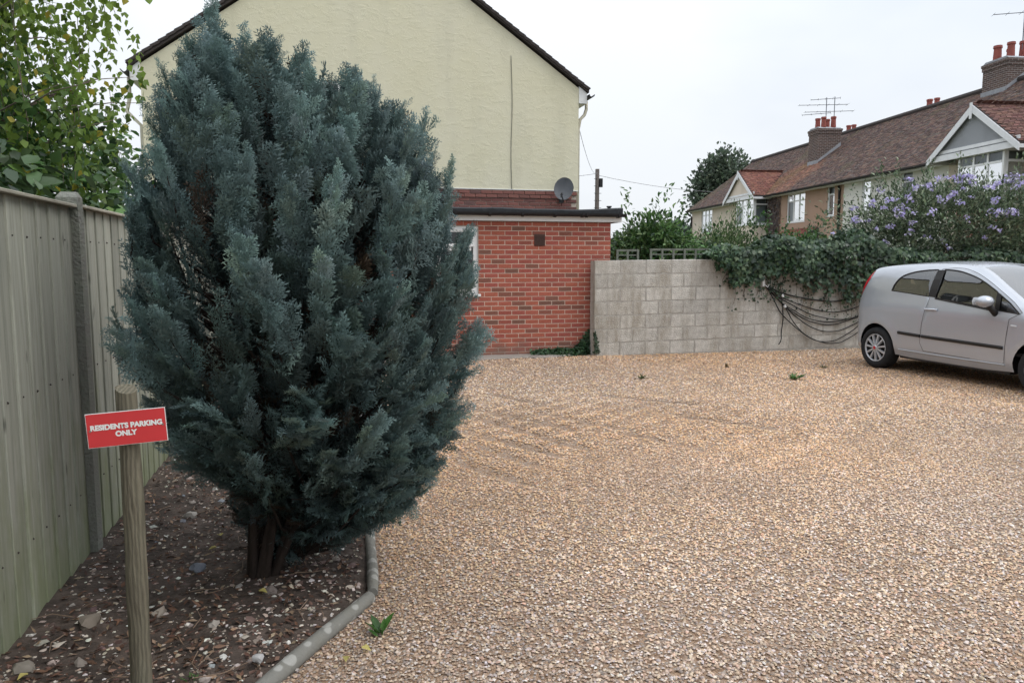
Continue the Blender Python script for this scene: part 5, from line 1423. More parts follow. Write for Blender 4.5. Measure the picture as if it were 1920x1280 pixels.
# creeper staining on the brown wall beside the bay
n = 1500; q = np.random.RandomState(9)
px = 5.0 + 1.5*q.rand(n)**.9 + .3; pz = 2.6 + 2.1*q.rand(n)
cr = thing('creeper', 'bare grey creeper on the brown house wall beside its bay', 'climbing plant', TP + tU*5.8 + tN*.03, TU)
stamp('foliage', LEAF4_T, LEAF4_F, np.stack([px-5.8, .015+.05*q.rand(n), pz], -1), frames(q.randn(n, 3)*[1, .15, 1], q.randn(n, 3)*.4+[0, 1, 0]), .05+.09*q.rand(n), pick(q, n, [(.16,.12,.12), (.10,.08,.08), (.20,.16,.15)], None, .2), m_small, cr, local=True)
cs_ = MB()
for i in range(9): cs_.tube([(-.5+.18*i+.08*math.sin(z*3+i), .012, z) for z in np.linspace(.05, 4.5-.1*(i % 3), 8)], .014, 5)
cs_.obj('stems', m_stem, cr, local=True)
# drain pipe between brown and white house
MB().tube([(-.05+.3, .10, 4.7), (-.05+.3, .06, 4.5), (-.05+.3, .05, .1)], .05, 8).obj('downpipe', m_black, hB, True, local=True)
MB().tube([(17.65-10.3, .42, 4.8), (17.65-10.3, .25, 4.6), (17.62-10.3, .07, 4.45), (17.62-10.3, .06, .1)], .05, 8).obj('downpipe', m_black, hA, True, local=True)
chimney(rB, 4.92+.3, 5.85+.3, -2.75, -1.6, 7.98, 5.9, [(5.35, -1.9, 1.0), (5.35, -2.4, 1.05), (5.9, -1.9, 1.05), (5.9, -2.4, 1.0)])
chimney(rC, -4.6+6.6, -3.4+6.6, -4.7, -3.5, 8.85, 6.6, [(2.25, -3.8, 1.1), (2.25, -4.3, 1.2), (2.9, -3.8, 1.2), (2.9, -4.3, 1.0)])
for hh, a in ((rB, 8.9+.3), (rB, 2.3+.3)):
    c_ = MB().box((a-.5, -6.0, 5.6), (a+.5, -5.2, 8.4)).obj('chimney', m_chim, hh, local=True); pots(c_, [(a-.25, -5.6, 1), (a+.25, -5.6, 1.1)], 8.4, .45)
# TV aerials
m_alu = mat('aerial_metal', (.17,.18,.20), .5)
def aerial(label, u, off, z0, z1, arms, name='tv_aerial'):
    b0 = TP + tU*u + tN*off
    t = thing(name, label, 'aerial', (b0.x, b0.y, z0), TU)
    MB().tube([(0, 0, 0), (0, 0, z1-z0)], .022, 6).obj('mast', m_alu, t, local=True)
    for zz, a, L0, L1, k in arms:
        bm_ = MB(); dx_, dy_ = math.cos(a), math.sin(a)
        bm_.tube([(-L0*dx_, -L0*dy_, zz-z0), (L1*dx_, L1*dy_, zz-z0)], .014, 5)
        for i in range(k):
            s = -L0 + (L0+L1)*i/(k-1); bm_.tube([(s*dx_-.28*dy_*(1-.4*i/k), s*dy_+.28*dx_*(1-.4*i/k), zz-z0), (s*dx_+.28*dy_*(1-.4*i/k), s*dy_-.28*dx_*(1-.4*i/k), zz-z0)], .008, 4)
        bm_.obj('boom', m_alu, t, local=True)
aerial('tall television aerial mast behind the brown house chimney', 5.9, -2.9, 7.3, 9.66, [(9.58, 1.1, .25, 1.1, 5), (8.95, 1.3, .9, 1.4, 5)])
aerial('shorter television aerial rising between the red chimney pots', 5.4, -2.2, 8.0, 9.5, [(9.15, 1.35, 1.0, 1.3, 6), (8.75, 1.0, .2, 1.1, 4)])
aerial('television aerial at the top right corner over the end chimney', -4.4, -4.2, 8.9, 10.6, [(10.45, 1.2, .8, 1.0, 5)])

# ------------------------------------------------------------------ utility pole and wires
m_pole = mat('pole_wood', (.10,.085,.075), .9, 8, .3, stretch=(3, 3, .3))
pole = thing('utility_pole', 'dark wooden utility pole beyond the flat roof', 'utility pole', (15.4, 42.3, 0))
MB().tube([(15.4, 42.3, 0), (15.4, 42.3, 6.95)], [.15, .12], 10).obj('post', m_pole, pole, True)
MB().box((15.5, 42.12, 5.9), (15.68, 42.28, 6.4)).obj('terminal_box', m_black, pole)
for i in range(5):
    MB().tube([(15.17, 42.2, 4.7+i*.42), (15.63, 42.2, 4.7+i*.42)], .014, 5).obj('step_iron', m_black, pole)
m_wire = mat('wire', (.22,.22,.24), .6)
def wire(a, b, sag, r_, label):
    a, b = Vector(a), Vector(b)
    pts = [a.lerp(b, t) - Vector((0, 0, sag*4*t*(1-t))) for t in np.linspace(0, 1, 14)]
    o = MB().tube(pts, r_, 4).mesh('overhead_wire', m_wire, True, a); ob = link(bpy.data.objects.new('overhead_wire', o)); ob.location = a
    return tag(ob, label, 'wire', 'overhead wires')
wire((15.4, 42.3, 6.6), (31.5, 48.5, 6.6), .45, .012, 'overhead wire from the pole towards the far end house')
wire((15.4, 42.3, 6.7), (9.0, 40.0, 6.2), .2, .012, 'overhead wire from the pole towards the yellow house')
wire((5.46, 16.5, 4.9), (15.4, 42.3, 6.75), .5, .007, 'thin wire from the yellow house bay to the pole')

# ------------------------------------------------------------------ trees behind
m_far = mat('far_leaf', (.05,.085,.04), .6, attr='tint', nscale=2, namt=.15, spec=.3, transl=.35)
shrub('round_tree', 'round dark green tree behind the far end of the terrace', 'tree', (31.2, 55.5, 7.0), (2.75, 2.6, 3.9), 9000, .30, [(.105,.14,.095), (.09,.12,.085), (.13,.165,.11), (.065,.09,.065)], [4, 4, 2, 2], 51, stems=10, mat_=m_far, lumps=14)  # leaf colours lightened and greyed to carry the haze of distance
shrub('distant_tree', 'hazy grey green tree far off between the shrubs and the end house', 'tree', (41.5, 84.5, 3.5), (4.5, 3, 3.2), 4000, .5, [(.09,.12,.09), (.075,.10,.08)], None, 52, mat_=m_far)  # the haze sits in the leaf colours alone
shrub('distant_tree', 'far hedge tree low on the skyline left of the round tree', 'tree', (34, 82, 2.6), (5.5, 3, 2.4), 3500, .5, [(.07,.10,.06), (.055,.08,.05)], None, 53, mat_=m_far)

# birch hanging over the fence
bir = thing('birch_tree', 'birch with hanging yellow green leaves overhanging the fence at top left', 'tree', (-3.1, 6.6, 0))
q = np.random.RandomState(61)
m_birch = mat('birch_leaf', (.12,.17,.04), .5, attr='tint', nscale=25, namt=.12, spec=.35, transl=.45)
m_bbark = mat('birch_bark', (.16,.13,.11), .9, 12, .4)
bt_ = MB(); bt_.tube([(-3.1, 6.6, -.05), (-3.05, 6.55, 1.5), (-3.0, 6.5, 3.0), (-2.9, 6.3, 4.6), (-2.8, 6.2, 6.0)], [.13, .11, .085, .05, .015], 9)
LP, LD, LC = [], [], []
for i in range(330):
    z0 = 1.9 + 3.6*q.rand(); a = q.rand()*6.28; L = (.6 + 1.35*q.rand())*(1.1 - .06*(z0-2))
    s0 = np.array([-3.0, 6.45, z0]); e = s0 + np.array([math.cos(a)*L, math.sin(a)*L*1.1, .35+.35*q.rand()])
    lim = -1.45 + .30*max(0, z0-2.6)
    if e[0] > lim: e[0] = lim - .35*q.rand()
    if i % 3 == 0: bt_.tube([tuple(s0-np.array([0, 0, .25])), tuple((s0+e)/2+np.array([.05*q.randn(), .05*q.randn(), .02])), tuple(s0+(e-s0)*.8+np.array([0, 0, .05])), tuple(e)], [.014, .008, .005, .002], 5)
    for k in range(5):                               # hanging twigs
        t = .35 + .65*q.rand(); b0 = s0+(e-s0)*t; dr = .35 + .55*q.rand(); sw_ = q.randn(2)*.10
        m_ = int(9 + dr*13)
        tt = np.linspace(0.02, 1, m_)[:, None]
        pth = b0 + np.concatenate([sw_[None]*tt + .02*q.randn(m_, 2), -dr*tt], 1)
        if k < 2 and i % 2 == 0: bt_.tube([tuple(b0), tuple(b0+np.array([sw_[0]*.5, sw_[1]*.5, -dr*.5])), tuple(pth[-1])], .0025, 4, cap=False)
        LP.append(pth + q.randn(m_, 3)*.02); LD.append(np.stack([q.randn(m_)*.55, q.randn(m_)*.55, -.9+0*q.rand(m_)], -1))
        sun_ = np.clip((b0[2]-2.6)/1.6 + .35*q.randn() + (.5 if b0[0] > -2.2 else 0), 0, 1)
        LC.append(np.repeat((np.array([.05,.11,.032])*(1-sun_) + np.array([.185,.275,.05])*sun_)[None], m_, 0)*(1+.2*q.randn(m_, 1)))  # upper and outer leaves take a sunlit colour, the rest a shaded one
LP, LD, LC = np.concatenate(LP), np.concatenate(LD), np.clip(np.concatenate(LC), .01, 1)
yel = q.rand(len(LP)) < .04; LC[yel] = [.38, .33, .05]
bt_.obj('trunk', m_bbark, bir, True)
BLF_T = np.array([(0,0,0), (-.42,.30,.04), (-.25,.62,.03), (0,1,-.05), (.25,.62,.03), (.42,.30,.04)]); BLF_F = np.array([(0,2,1), (0,3,2), (0,4,3), (0,5,4)])
okb = (LP[:, 0] < -1.24) | (LP[:, 2] > 2.3)
LP, LD, LC = LP[okb], LD[okb], LC[okb]
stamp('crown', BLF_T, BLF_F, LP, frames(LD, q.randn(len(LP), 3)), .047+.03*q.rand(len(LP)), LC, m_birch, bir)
shrub('garden_bush', 'dense dark leafy bush behind the fence under the birch', 'shrub', (-2.6, 7.2, 1.95), (1.05, 2.6, 1.25), 8500, .085, GREENS, [4, 4, 3, 3, 1], 62, up=-.2, lumps=14)
shrub('broad_leaved_shrub', 'shrub with large drooping leaves peeping over the fence at far left', 'shrub', (-1.85, 4.75, 1.75), (.42, .7, .62), 420, .12, [(.05,.085,.035), (.07,.11,.05), (.10,.17,.04), (.035,.06,.03)], [4, 3, 2, 3], 63, up=-.9, narrow=.95, stems=5)
# ------------------------------------------------------------------ silver three door hatchback
CA = R(177.3)
cfw = Vector((math.sin(CA), math.cos(CA), 0)); clf = Vector((-cfw.y, cfw.x, 0))
car_loc = Vector((7.64, 9.22, 0)) + clf*.83
car = thing('silver_car', 'silver three door hatchback parked on the gravel by the wall', 'car', car_loc, R(90)-CA)
m_silver = mat('silver_paint', (.43,.45,.485), .26, 3, .02, metal=.35, spec=.5)
m_silver.node_tree.nodes['Principled BSDF'].inputs['Coat Weight'].default_value = .6
m_silver.node_tree.nodes['Principled BSDF'].inputs['Coat Roughness'].default_value = .06
m_cglass = glass('car_glass', (.17,.195,.19), .01, k=1.8, k0=.06)
m_trim = mat('black_trim', (.02,.018,.017), .5, 6, .15)
m_tyre = mat('tyre_rubber', (.018,.018,.019), .85, 20, .3)
m_hub = mat('hubcap_silver', (.50,.51,.53), .35, 6, .05, metal=.4)
m_lampr = mat('lamp_red', (.50,.015,.03), .15, spec=.6)
m_lampc = mat('lamp_clear', (.6,.62,.64), .1, spec=.6)
m_int = mat('car_interior', (.045,.043,.042), .9, 8, .2)
m_seat = mat('seat_cloth', (.11,.105,.10), .95, 20, .2)
TOP = [(-.33,1.435), (-.1,1.468), (.3,1.492), (.7,1.505), (1.1,1.498), (1.38,1.462), (1.6,1.385), (1.9,1.215), (2.2,1.035), (2.38,.945), (2.6,.905), (2.9,.825), (3.13,.72), (3.27,.60), (3.33,.48), (3.33,.36), (3.27,.25)]
TAIL = [(-.50,.27), (-.60,.34), (-.655,.46), (-.66,.60), (-.635,.70), (-.625,.85), (-.60,.98), (-.545,1.13), (-.46,1.28)]
def dense(pts, k=6): return [tuple(q) for q in catmull(pts, k)]
topd, taild = dense(TOP), dense(TAIL + [TOP[0]])[:-1]
tx_, tz_ = [p[0] for p in topd], [p[1] for p in topd]
def Wp(x): return np.interp(x, [-.66, -.62, -.55, -.45, -.33, -.15, .15, 2.3, 2.7, 2.95, 3.12, 3.24, 3.33], [.44, .56, .66, .735, .785, .815, .835, .835, .815, .77, .69, .58, .42])
VZ = np.array([.20, .26, .34, .45, .60, .75, .86, .92, .98, 1.04, 1.12, 1.2, 1.3, 1.4, 1.5])
VY = np.array([.77, .805, .825, .833, .838, .84, .838, .826, .808, .790, .770, .744, .700, .643, .575])
def ztop(x): return np.interp(x, tx_, tz_) if x > -.33 else np.interp(x, [-.66, -.6, -.545, -.46, -.33], [.60, .98, 1.13, 1.28, 1.435])
def ys_(x, z):
    y = float(Wp(x)*np.interp(z, VZ, VY)/.84)
    # swell of the rear wheel arch and the flank hollow
    d_ = math.hypot(x, z-.30); y += .012*math.exp(-((d_-.40)/.06)**2) if z > .3 else 0
    d_ = math.hypot(x-2.51, z-.30); y += .012*math.exp(-((d_-.40)/.06)**2) if z > .3 else 0
    r = .07 if x < 2.3 else .12
    t = (z - (float(ztop(x)) - r))/r
    if t > 0: y -= r*(1 - math.sqrt(max(0, 1-min(t, 1)**2)))*.8
    return y
def arc(cx, a0, a1, n, r=.352): return [(cx + r*math.cos(t), .30 + r*math.sin(t)) for t in np.linspace(a0, a1, n)]
# silhouette, anticlockwise: tail -> along the bottom -> nose -> back over the roof
aL = math.asin((.24-.30)/.352)
bottom = [(-.42,.25)] + arc(0, math.pi - aL, aL, 22)[0:] + [(.6,.225), (1.0,.222), (1.4,.222), (1.8,.222)] + arc(2.51, math.pi - aL, aL, 22) + [(3.0,.23)]
outline = taild[::-1][::-1][::-1] if False else None
out_poly = bottom + topd[::-1] + taild[::-1]
W_Q = dense([(.195,1.125), (.215,1.225), (.29,1.325), (.45,1.385), (.65,1.415), (.845,1.425)], 4) + dense([(.845,1.425), (.86,1.07)], 1)[1:] + dense([(.86,1.07), (.55,1.098), (.195,1.125)], 3)[1:-1]
W_D = dense([(.965,1.062), (.95,1.428)], 1) + dense([(.95,1.428), (1.15,1.416), (1.36,1.372), (1.58,1.30), (1.80,1.195), (1.85,1.165)], 4)[1:] + [(1.88,.955)] + dense([(1.88,.955), (1.4,1.012), (.965,1.062)], 3)[1:-1]
W_T = [(1.925,.950), (1.90,1.135), (2.05,1.045), (2.21,.925)]
DOOR = [(.86,.345), (.80,.45), (.82,.70), (.875,1.0), (.905,1.435)] + dense([(.905,1.435), (1.15,1.452), (1.38,1.415), (1.62,1.325), (1.86,1.20), (2.1,1.055), (2.235,.945)], 3)[1:] + [(2.09,.86), (2.06,.6), (2.05,.335), (1.4,.335)]
def inpoly(p, poly):
    x, y = p; c = False; j = len(poly)-1
    for i in range(len(poly)):
        xi, yi = poly[i]; xj, yj = poly[j]
        if (yi > y) != (yj > y) and x < (xj-xi)*(y-yi)/(yj-yi)+xi: c = not c
        j = i
    return c
LAMP = [(-.36,1.405), (-.315,1.415), (-.31,1.36), (-.37,1.22), (-.435,1.10), (-.49,1.035), (-.575,1.035), (-.535,1.13), (-.46,1.26)]
polys = [out_poly, W_Q, W_D, W_T, DOOR, LAMP]
V2, E2 = [], []
for p in polys:
    k = len(V2); V2 += [Vector(q) for q in p]; E2 += [(k+i, k+(i+1) % len(p)) for i in range(len(p))]
segs = np.array([[(*V2[a], *V2[b])] for a, b in E2]).reshape(-1, 4)
for gx in np.arange(-.64, 3.34, .05):
    for gz_ in np.arange(.23, 1.5, .045):
        if not inpoly((gx, gz_), out_poly): continue
        a, b = segs[:, :2], segs[:, 2:]; ab = b-a; t = np.clip(((np.array([gx, gz_])-a)*ab).sum(1)/np.maximum((ab**2).sum(1), 1e-9), 0, 1)
        if np.min(np.linalg.norm(a+ab*t[:, None]-np.array([gx, gz_]), axis=1)) > .02: V2.append(Vector((gx, gz_)))
cv, ce, cfc, *_ = geometry.delaunay_2d_cdt(V2, E2, [], 0, 1e-5)
groups = {'body': [], 'door': [], 'qw': [], 'dw': [], 'tw': [], 'lamp': []}
for f in cfc:
    c = (sum(cv[i].x for i in f)/3, sum(cv[i].y for i in f)/3)
    if not inpoly(c, out_poly): continue
    if inpoly(c, W_Q): groups['qw'].append(f)
    elif inpoly(c, W_D): groups['dw'].append(f)
    elif inpoly(c, W_T): groups['tw'].append(f)
    elif inpoly(c, LAMP): groups['lamp'].append(f)
    elif inpoly(c, DOOR): groups['door'].append(f)
    else: groups['body'].append(f)
def side_mesh(key, s, inset=0.0, flip=False):
    idx = sorted({i for f in groups[key] for i in f}); mp_ = {i: k for k, i in enumerate(idx)}
    mb = MB(); mb.v = [(cv[i].x, s*(ys_(cv[i].x, cv[i].y) - inset), cv[i].y) for i in idx]; mb.f = [tuple(mp_[i] for i in f) for f in groups[key]]
    return mb
def ribbon(pts, s, h, th, m, name, parent, lift=.002):
    """strip lying on the flank along pts (x,z)"""
    mb = MB(); n = len(pts)
    for (x, z) in pts:
        a, b = ys_(x, z-h/2), ys_(x, z+h/2)
        mb.v += [(x, s*(a-.01), z-h/2), (x, s*(a+th*.6+lift), z-h/2+h*.08), (x, s*(b+th+lift), z+h*.1), (x, s*(b+th*.6+lift), z+h/2-h*.08), (x, s*(b-.01), z+h/2)]
    for i in range(n-1):
        for j in range(4): a = i*5+j; mb.f.append((a, a+1, a+6, a+5))
    mb.f += [tuple(range(5)), tuple(range((n-1)*5, n*5))[::-1]]
    return mb.obj(name, m, parent, 40, local=True)
def seam(pts, s, name, parent, w=.006):
    mb = MB(); n = len(pts)
    for i, (x, z) in enumerate(pts):
        a, b = pts[max(0, i-1)], pts[min(n-1, i+1)]; d = Vector((b[0]-a[0], b[1]-a[1])).normalized(); nx, nz = -d.y*w/2, d.x*w/2
        mb.v += [(x+nx, s*(ys_(x, z)+.0012), z+nz), (x-nx, s*(ys_(x, z)+.0012), z-nz)]
    mb.f = [(2*i, 2*i+1, 2*i+3, 2*i+2) for i in range(n-1)]
    return mb.obj(name, m_trim, parent, True, local=True)
def resample(pts, d=.04):
    out = []
    for a, b in zip(pts[:-1], pts[1:]):
        L = math.hypot(b[0]-a[0], b[1]-a[1]); k = max(1, int(L/d)); out += [(a[0]+(b[0]-a[0])*i/k, a[1]+(b[1]-a[1])*i/k) for i in range(k)]
    return out + [pts[-1]]
for s in (-1, 1):
    side_mesh('body', s).obj('side_panel', m_silver, car, True, local=True)
    door = side_mesh('door', s).obj('door', m_silver, car, True, local=True)
    side_mesh('dw', s, .010).obj('window', m_cglass, door, True, local=True)
    side_mesh('tw', s, .008).obj('window', m_cglass, door, True, local=True)
    side_mesh('qw', s, .008).obj('quarter_window', m_cglass, car, True, local=True)
    side_mesh('lamp', s, -.004).obj('tail_lamp', m_lampr, car, True, local=True)
    seam(resample(DOOR + DOOR[:1]), s, 'door_seam', door)
    for w_ in (W_Q, W_D, W_T): seam(resample(w_ + w_[:1], .03), s, 'window_rubber', door if w_ is not W_Q else car, .016)
    # dark pillar between the windows and mirror corner
    MB().add([(x, s*(ys_(x, z)+.002), z) for x, z in ((.852,1.075), (.965,1.062), (.955,1.18), (.95,1.30), (.945,1.425), (.845,1.422), (.85,1.30), (.855,1.18))], [(0,1,2,7), (7,2,3,6), (6,3,4,5)]).obj('door_pillar', m_trim, car, local=True)
    MB().add([(x, s*(ys_(x, z)+.002), z) for x, z in ((1.87,.95), (1.935,.945), (1.91,1.14), (1.845,1.17))], [(0,1,2,3)]).obj('mirror_pillar', m_trim, door, local=True)
    ribbon(resample([(.425,.556), (.62,.548), (.805,.541)]), s, .046, .018, m_trim, 'side_moulding', car)
    ribbon(resample([(.83,.540), (1.4,.529), (1.98,.517), (2.03,.514)]), s, .046, .018, m_trim, 'side_moulding', door)
    ribbon(resample([(.44,.318), (.9,.312), (1.5,.310), (2.06,.312)]), s, .022, .010, m_silver, 'sill_ridge', car)
    ribbon(resample([(1.86,.945), (1.4,1.0), (.965,1.050)]), s, .018, .004, m_trim, 'window_weatherstrip', door)
    ribbon(resample([(.86,.905), (.96,.908), (1.06,.905)], .02), s, .030, .022, m_silver, 'handle', door)
    ribbon([(2.12,.79), (2.16,.788), (2.19,.786)], s, .022, .006, m_lampc, 'side_repeater', car)
    # mirror
    mc = Vector((1.86, s*.955, 1.06)); mm = MB(); rings = 8; sg = 14
    for i in range(rings+1):
        ph = -math.pi/2 + math.pi*i/rings
        for j in range(sg):
            a = 6.2832*j/sg; mm.v.append((mc.x + .10*math.sin(ph)*1.0 + .02*math.cos(ph)*math.cos(a), mc.y + s*.125*math.cos(ph)*math.cos(a), mc.z + .072*math.cos(ph)*math.sin(a)))
    for i in range(rings):
        for j in range(sg): a, b = i*sg+j, i*sg+(j+1) % sg; mm.f.append((a, b, b+sg, a+sg))
    mir = mm.obj('door_mirror', m_silver, car, True, local=True)
    MB().tube([(mc.x+.02, s*.90, mc.z-.05), (mc.x+.03, s*.85, mc.z-.12), (mc.x+.03, s*.80, mc.z-.15)], [.04, .035, .045], 10).obj('mirror_arm', m_trim, mir, True, local=True)
    MB().add([(mc.x-.102, mc.y+s*dy, mc.z+dz) for dy, dz in ((-.07,-.045), (.07,-.045), (.085,.0), (.06,.045), (-.06,.045), (-.085,0))], [(0,1,2,3,4,5)]).obj('mirror_glass', m_lampc, mir, local=True)
    # headlamp
    hl = []
    for x, z in ((2.86,.79), (3.02,.735), (3.17,.66), (3.24,.60), (3.17,.575), (3.0,.62), (2.88,.70)): hl.append((x, s*(ys_(x, z)+.006), z))
    MB().add(hl + [(3.06, s*(ys_(3.06, .67)+.02), .675)], [(i, (i+1) % 7, 7) for i in range(7)]).obj('headlight', m_lampc, car, True, local=True)
# skin over the middle, from the tail over the roof to the nose
path = taild + topd
NY = 12
def skin(i0, i1, name, m, y0=-1.0, y1=1.0, parent=car, drop=0.0):
    mb = MB(); n = 0
    for x, z in path[i0:i1+1]:
        ye = ys_(x, z); n += 1
        for k in range(NY+1):
            t = y0 + (y1-y0)*k/NY; y = ye*t; b = 1-t*t
            nose = .05*b if x > 3.0 else (-.045*b if x < -.4 else 0)
            crown = .035*b if -.4 < x < 2.3 else .02*b
            mb.v.append((x+nose, y, z + crown - drop))
    for i in range(n-1):
        for k in range(NY): a = i*(NY+1)+k; mb.f.append((a, a+1, a+NY+2, a+NY+1))
    return mb.obj(name, m, parent, True, local=True)
ip = lambda x, z: min(range(len(path)), key=lambda i: (path[i][0]-x)**2+(path[i][1]-z)**2)
i_b = ip(-.62, .85); i_w0, i_w1 = ip(-.60, .98), ip(-.36, 1.40); i_r = ip(1.42, 1.45); i_c = ip(2.38, .945); i_n = ip(3.27, .60)
skin(0, i_b, 'rear_bumper', m_silver); tg = skin(i_b, i_w0, 'tailgate', m_silver)
skin(i_w0, i_w1, 'rear_window', m_cglass, -.86, .86)
for a, b in ((-1, -.86), (.86, 1)): skin(i_w0, i_w1, 'tailgate_pillar', m_silver, a, b, tg)
roof_c = skin(i_w1, i_r, 'roof', m_silver)
skin(i_r, i_c, 'windscreen', m_cglass, -.90, .90)
for a, b in ((-1, -.9), (.9, 1)): skin(i_r, i_c, 'windscreen_pillar', m_silver, a, b)
skin(i_c, i_n, 'bonnet', m_silver); skin(i_n, len(path)-1, 'front_bumper', m_silver)
MB().box((3.30, -.42, .30), (3.392, .42, .42), .02).obj('grille', m_trim, car, local=True)
MB().box((3.385, -.26, .45), (3.40, .26, .56), .004).obj('number_plate', m_lampc, car, local=True)
MB().box((-.725, -.26, .72), (-.69, .26, .83), .004).obj('number_plate', mat('plate_yellow', (.7,.5,.05), .5), car, local=True)
MB().tube([(-.28, -.1, 1.47), (-.33, -.1, 1.62)], .006, 5).obj('aerial', m_trim, car, local=True)
# underside, wells, cabin
MB().box((-.45, -.58, .19), (3.1, .58, .52)).box((.42, -.775, .20), (2.10, .775, .42)).obj('underbody', m_trim, car, local=True)
cab_ = MB().box((-.3, -.74, .42), (2.2, .74, .46)).box((-.40, -.70, .46), (-.36, .70, .95)).obj('cabin_floor', m_int, car, local=True)
dsh = MB().prism([(1.95,.55), (2.3,.55), (2.35,.92), (2.05,.98), (1.93,.90)], 'y', -.70, .70).obj('dashboard', m_int, car, local=True)
def seat(x, y, w=.24, hr=True):
    b = MB().box((x-.25, y-w, .5), (x+.28, y+w, .66), .05)
    b.add([(x-.27+dx, y+sy*w*k, z) for dx, z, k in ((0, .6, 1), (-.13, 1.12, .85), (-.03, 1.13, .85), (.10, .62, 1)) for sy in (-1, 1)], [(0,1,3,2), (2,3,5,4), (4,5,7,6), (6,7,1,0), (0,2,4,6), (1,7,5,3)])
    if hr: b.box((x-.43, y-.12, 1.16), (x-.33, y+.12, 1.36), .03)
    return b.obj('seat', m_seat, car, 40, local=True)
seat(1.25, -.37); seat(1.25, .37); seat(.32, -.33, .3); seat(.32, .33, .3)
st_ = MB(); st_.tube([(1.80+.05*math.cos(t)*.5, -.37+.18*math.sin(t), .93+.17*math.cos(t)) for t in np.linspace(0, 6.2832, 24)], .014, 6, cap=False); st_.obj('steering_wheel', m_trim, car, True, local=True)
# wheels
def wheel(x, s):
    yo = s*.815
    prof = [(.195, 0), (.205, .012), (.235, .018), (.272, .012), (.292, -.012), (.299, -.05), (.299, -.13), (.290, -.175), (.25, -.185), (.19, -.17)]
    w = MB().lathe([(r, yo + s*h) for r, h in prof], (x, 0, .297), 40, 'y').obj('wheel', m_tyre, car, True, local=True)
    MB().lathe([(.0, yo-s*.05), (.19, yo-s*.045), (.197, yo-s*.01)], (x, 0, .297), 30, 'y').obj('rim_backing', m_trim, w, True, local=True)
    MB().lathe([(.184, yo-s*.012), (.186, yo+s*.006), (.196, yo+s*.010), (.202, yo+s*.002)], (x, 0, .297), 40, 'y').obj('rim_ring', m_hub, w, True, local=True)
    for k in range(11):
        a = 6.2832*k/11 + .2; ca, sa = math.cos(a), math.sin(a)
        def pt(r, t, h): return (x + r*ca - t*sa, yo + s*h, .297 + r*sa + t*ca)
        MB().add([pt(.035, -.009, .012), pt(.035, .009, .012), pt(.188, .0135, .005), pt(.188, -.0135, .005), pt(.035, -.013, -.02), pt(.035, .013, -.02), pt(.188, .016, -.02), pt(.188, -.016, -.02)],
                 [(0,1,2,3), (0,4,5,1), (1,5,6,2), (2,6,7,3), (3,7,4,0)]).obj('spoke', m_hub, w, local=True)
    MB().lathe([(.0, yo+s*.020), (.028, yo+s*.019), (.04, yo+s*.010), (.042, yo-s*.01)], (x, 0, .297), 20, 'y').obj('hub_cap', m_hub, w, True, local=True)
    MB().lathe([(.0, yo+s*.0225), (.024, yo+s*.0215)], (x, 0, .297), 20, 'y').obj('hub_badge', m_lampr, w, True, local=True)
for x in (0, 2.51):
    for s in (-1, 1): wheel(x, s)
# ------------------------------------------------------------------ weeds and fallen leaves
m_weed = mat('weed_leaf', (.06,.14,.03), .5, attr='tint', transl=.3)
def weed(label, x, y, n, L, seed, spread=1.0, cols=((.06,.15,.03), (.09,.19,.05), (.04,.10,.025)), w=.3):
    q = np.random.RandomState(seed); z = float(gz(x, y))
    if x < float(log_x(y)): z = float(bz(x, y))
    t = thing('weed', label, 'weed', (x, y, z), group='weeds in the gravel')
    a = q.rand(n)*6.28; d = np.stack([np.cos(a)*spread, np.sin(a)*spread, .25+.9*q.rand(n)], -1)
    P = np.array([x, y, z]) + q.randn(n, 3)*[.012, .012, 0]*(spread+.3)
    l_ = L*(.5+.6*q.rand(n))
    o = stamp('leaves', LEAF_T, LEAF_F, P, frames(d, q.randn(n, 3)*.2+[0, 0, 1]), np.stack([l_*w, l_, l_], -1), pick(q, n, cols, None, .2), m_weed, t)
    MB().tube([(x, y, z-.01), (x, y, z+L*.3)], [.004, .002], 5).obj('stem', m_stem, t)
weed('green weed tuft growing in the open gravel left of the car', 5.85, 8.5, 34, .13, 1)
weed('small green weed beside the edging logs at the bottom', .165, 2.98, 9, .10, 2, .5, w=.5)
weed('flat brownish weed in the middle of the gravel', 3.95, 9.05, 30, .09, 3, 1.2, ((.10,.11,.04), (.13,.10,.05), (.06,.09,.03)))
weed('tiny dry weed standing in the gravel before the cables', 5.55, 9.7, 12, .09, 4, .4, ((.16,.11,.05), (.12,.09,.05)))
weed('low brown weed in the gravel near the rear wheel', 6.9, 9.35, 18, .08, 5, 1.2, ((.13,.12,.05), (.10,.10,.04)))
weed('tiny green seedling in the soil beside the stake', -.52, 2.72, 8, .04, 6, .8)
m_yleaf = mat('yellow_leaf', (.42,.36,.12), .7, 30, .2, rand=.2, transl=.2)
q = np.random.RandomState(31)
spots = [(-1.02,2.62,'pale yellow fallen leaf on the soil at the bottom left'), (-.85,2.52,'yellow fallen leaf nearest the foot of the stake'), (-.62,4.18,'yellow fallen leaf below the left side of the cypress'), (-.63,4.0,'pale yellow fallen leaf near the fence side of the cypress'),
         (-.33,3.38,'large yellow fallen leaf right at the foot of the cypress'), (-.05,2.62,'yellow fallen leaf on the gravel against the diagonal log'), (.02,2.80,'curled yellow fallen leaf on the gravel beside the diagonal log'), (-.22,2.75,'yellow fallen leaf in the bed just inside the diagonal log'),
         (-1.1,2.85,'small tan fallen leaf close to the fence'), (.10,2.86,'brownish yellow fallen leaf on the gravel near the small weed')]
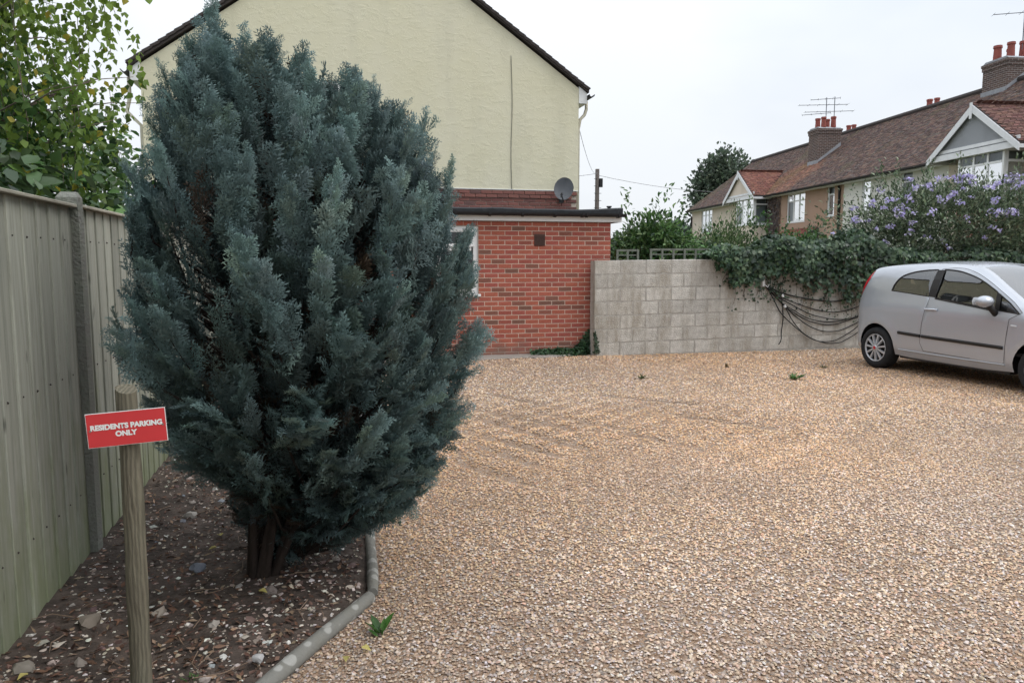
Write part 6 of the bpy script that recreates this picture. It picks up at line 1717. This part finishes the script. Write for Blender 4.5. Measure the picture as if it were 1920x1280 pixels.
for i, (x, y, lb) in enumerate(spots):
    z = float(bz(x, y)) + .018 if x < float(log_x(y)) else float(gz(x, y)) + .014
    L = .035 + .02*q.rand(); a = q.rand()*6.28
    mb = MB(); T = BLF_T*L; T = np.stack([T[:, 0]*1.0, T[:, 1]-L/2, T[:, 2]*3 + .006*q.rand(len(T))], -1)
    ca, sa = math.cos(a), math.sin(a)
    mb.add([(v[0]*ca-v[1]*sa, v[0]*sa+v[1]*ca, v[2]) for v in T], [tuple(f) for f in BLF_F]).add([(-.001, -L/2, 0), (.001, -L/2, 0), (.001, -L*.8, .004), (-.001, -L*.8, .004)], [(0,1,2,3)])
    me = mb.mesh('fallen_leaf', m_yleaf, True); o = link(bpy.data.objects.new('fallen_leaf', me)); o.location = (x, y, z)
    tag(o, lb, 'leaf', 'fallen birch leaves')
# bigger stones lying on the bed
def stone(x, y, r, c, label, seed):
    q = np.random.RandomState(seed); bm = bmesh.new(); bmesh.ops.create_icosphere(bm, subdivisions=2, radius=r)
    for v in bm.verts:
        d = v.co.normalized(); k = 1 + .25*math.sin(d.x*3+seed)*math.cos(d.y*4) + .1*q.randn()
        v.co = Vector((v.co.x*k*1.2, v.co.y*k*.9, v.co.z*k*.65))
    mb = MB().bm(bm); me = mb.mesh('stone', mat('stone', c, .8, 25, .3, col2=tuple(v*.6 for v in c)), 35)
    o = link(bpy.data.objects.new('stone', me)); o.location = (x, y, float(bz(x, y)) + r*.35); o.rotation_euler = (0, 0, q.rand()*6)
    tag(o, label, 'stone', 'larger stones on the soil bed')
stone(-.66, 3.74, .04, (.20,.22,.26), 'blue grey stone on the soil left of the cypress foot', 3)
stone(-.93, 2.48, .032, (.5,.5,.52), 'white stone near the bottom left below the yellow leaves', 4)
stone(-1.12, 2.92, .035, (.27,.24,.20), 'brown grey stone by the fence at the left', 5)
stone(-1.0, 3.25, .042, (.24,.20,.16), 'flat brown stone midway along the fence foot', 6)
stone(-.74, 3.30, .03, (.33,.28,.23), 'pale brown stone just behind the stake', 7)
stone(-.50, 3.12, .024, (.36,.32,.28), 'pale stone between the stake and the cypress foot', 8)
stone(-.84, 4.6, .035, (.36,.33,.29), 'pale stone near the fence far along the bed', 9)
stone(-.3, 2.80, .022, (.45,.44,.43), 'small white grey stone in the bed near the diagonal log', 10)
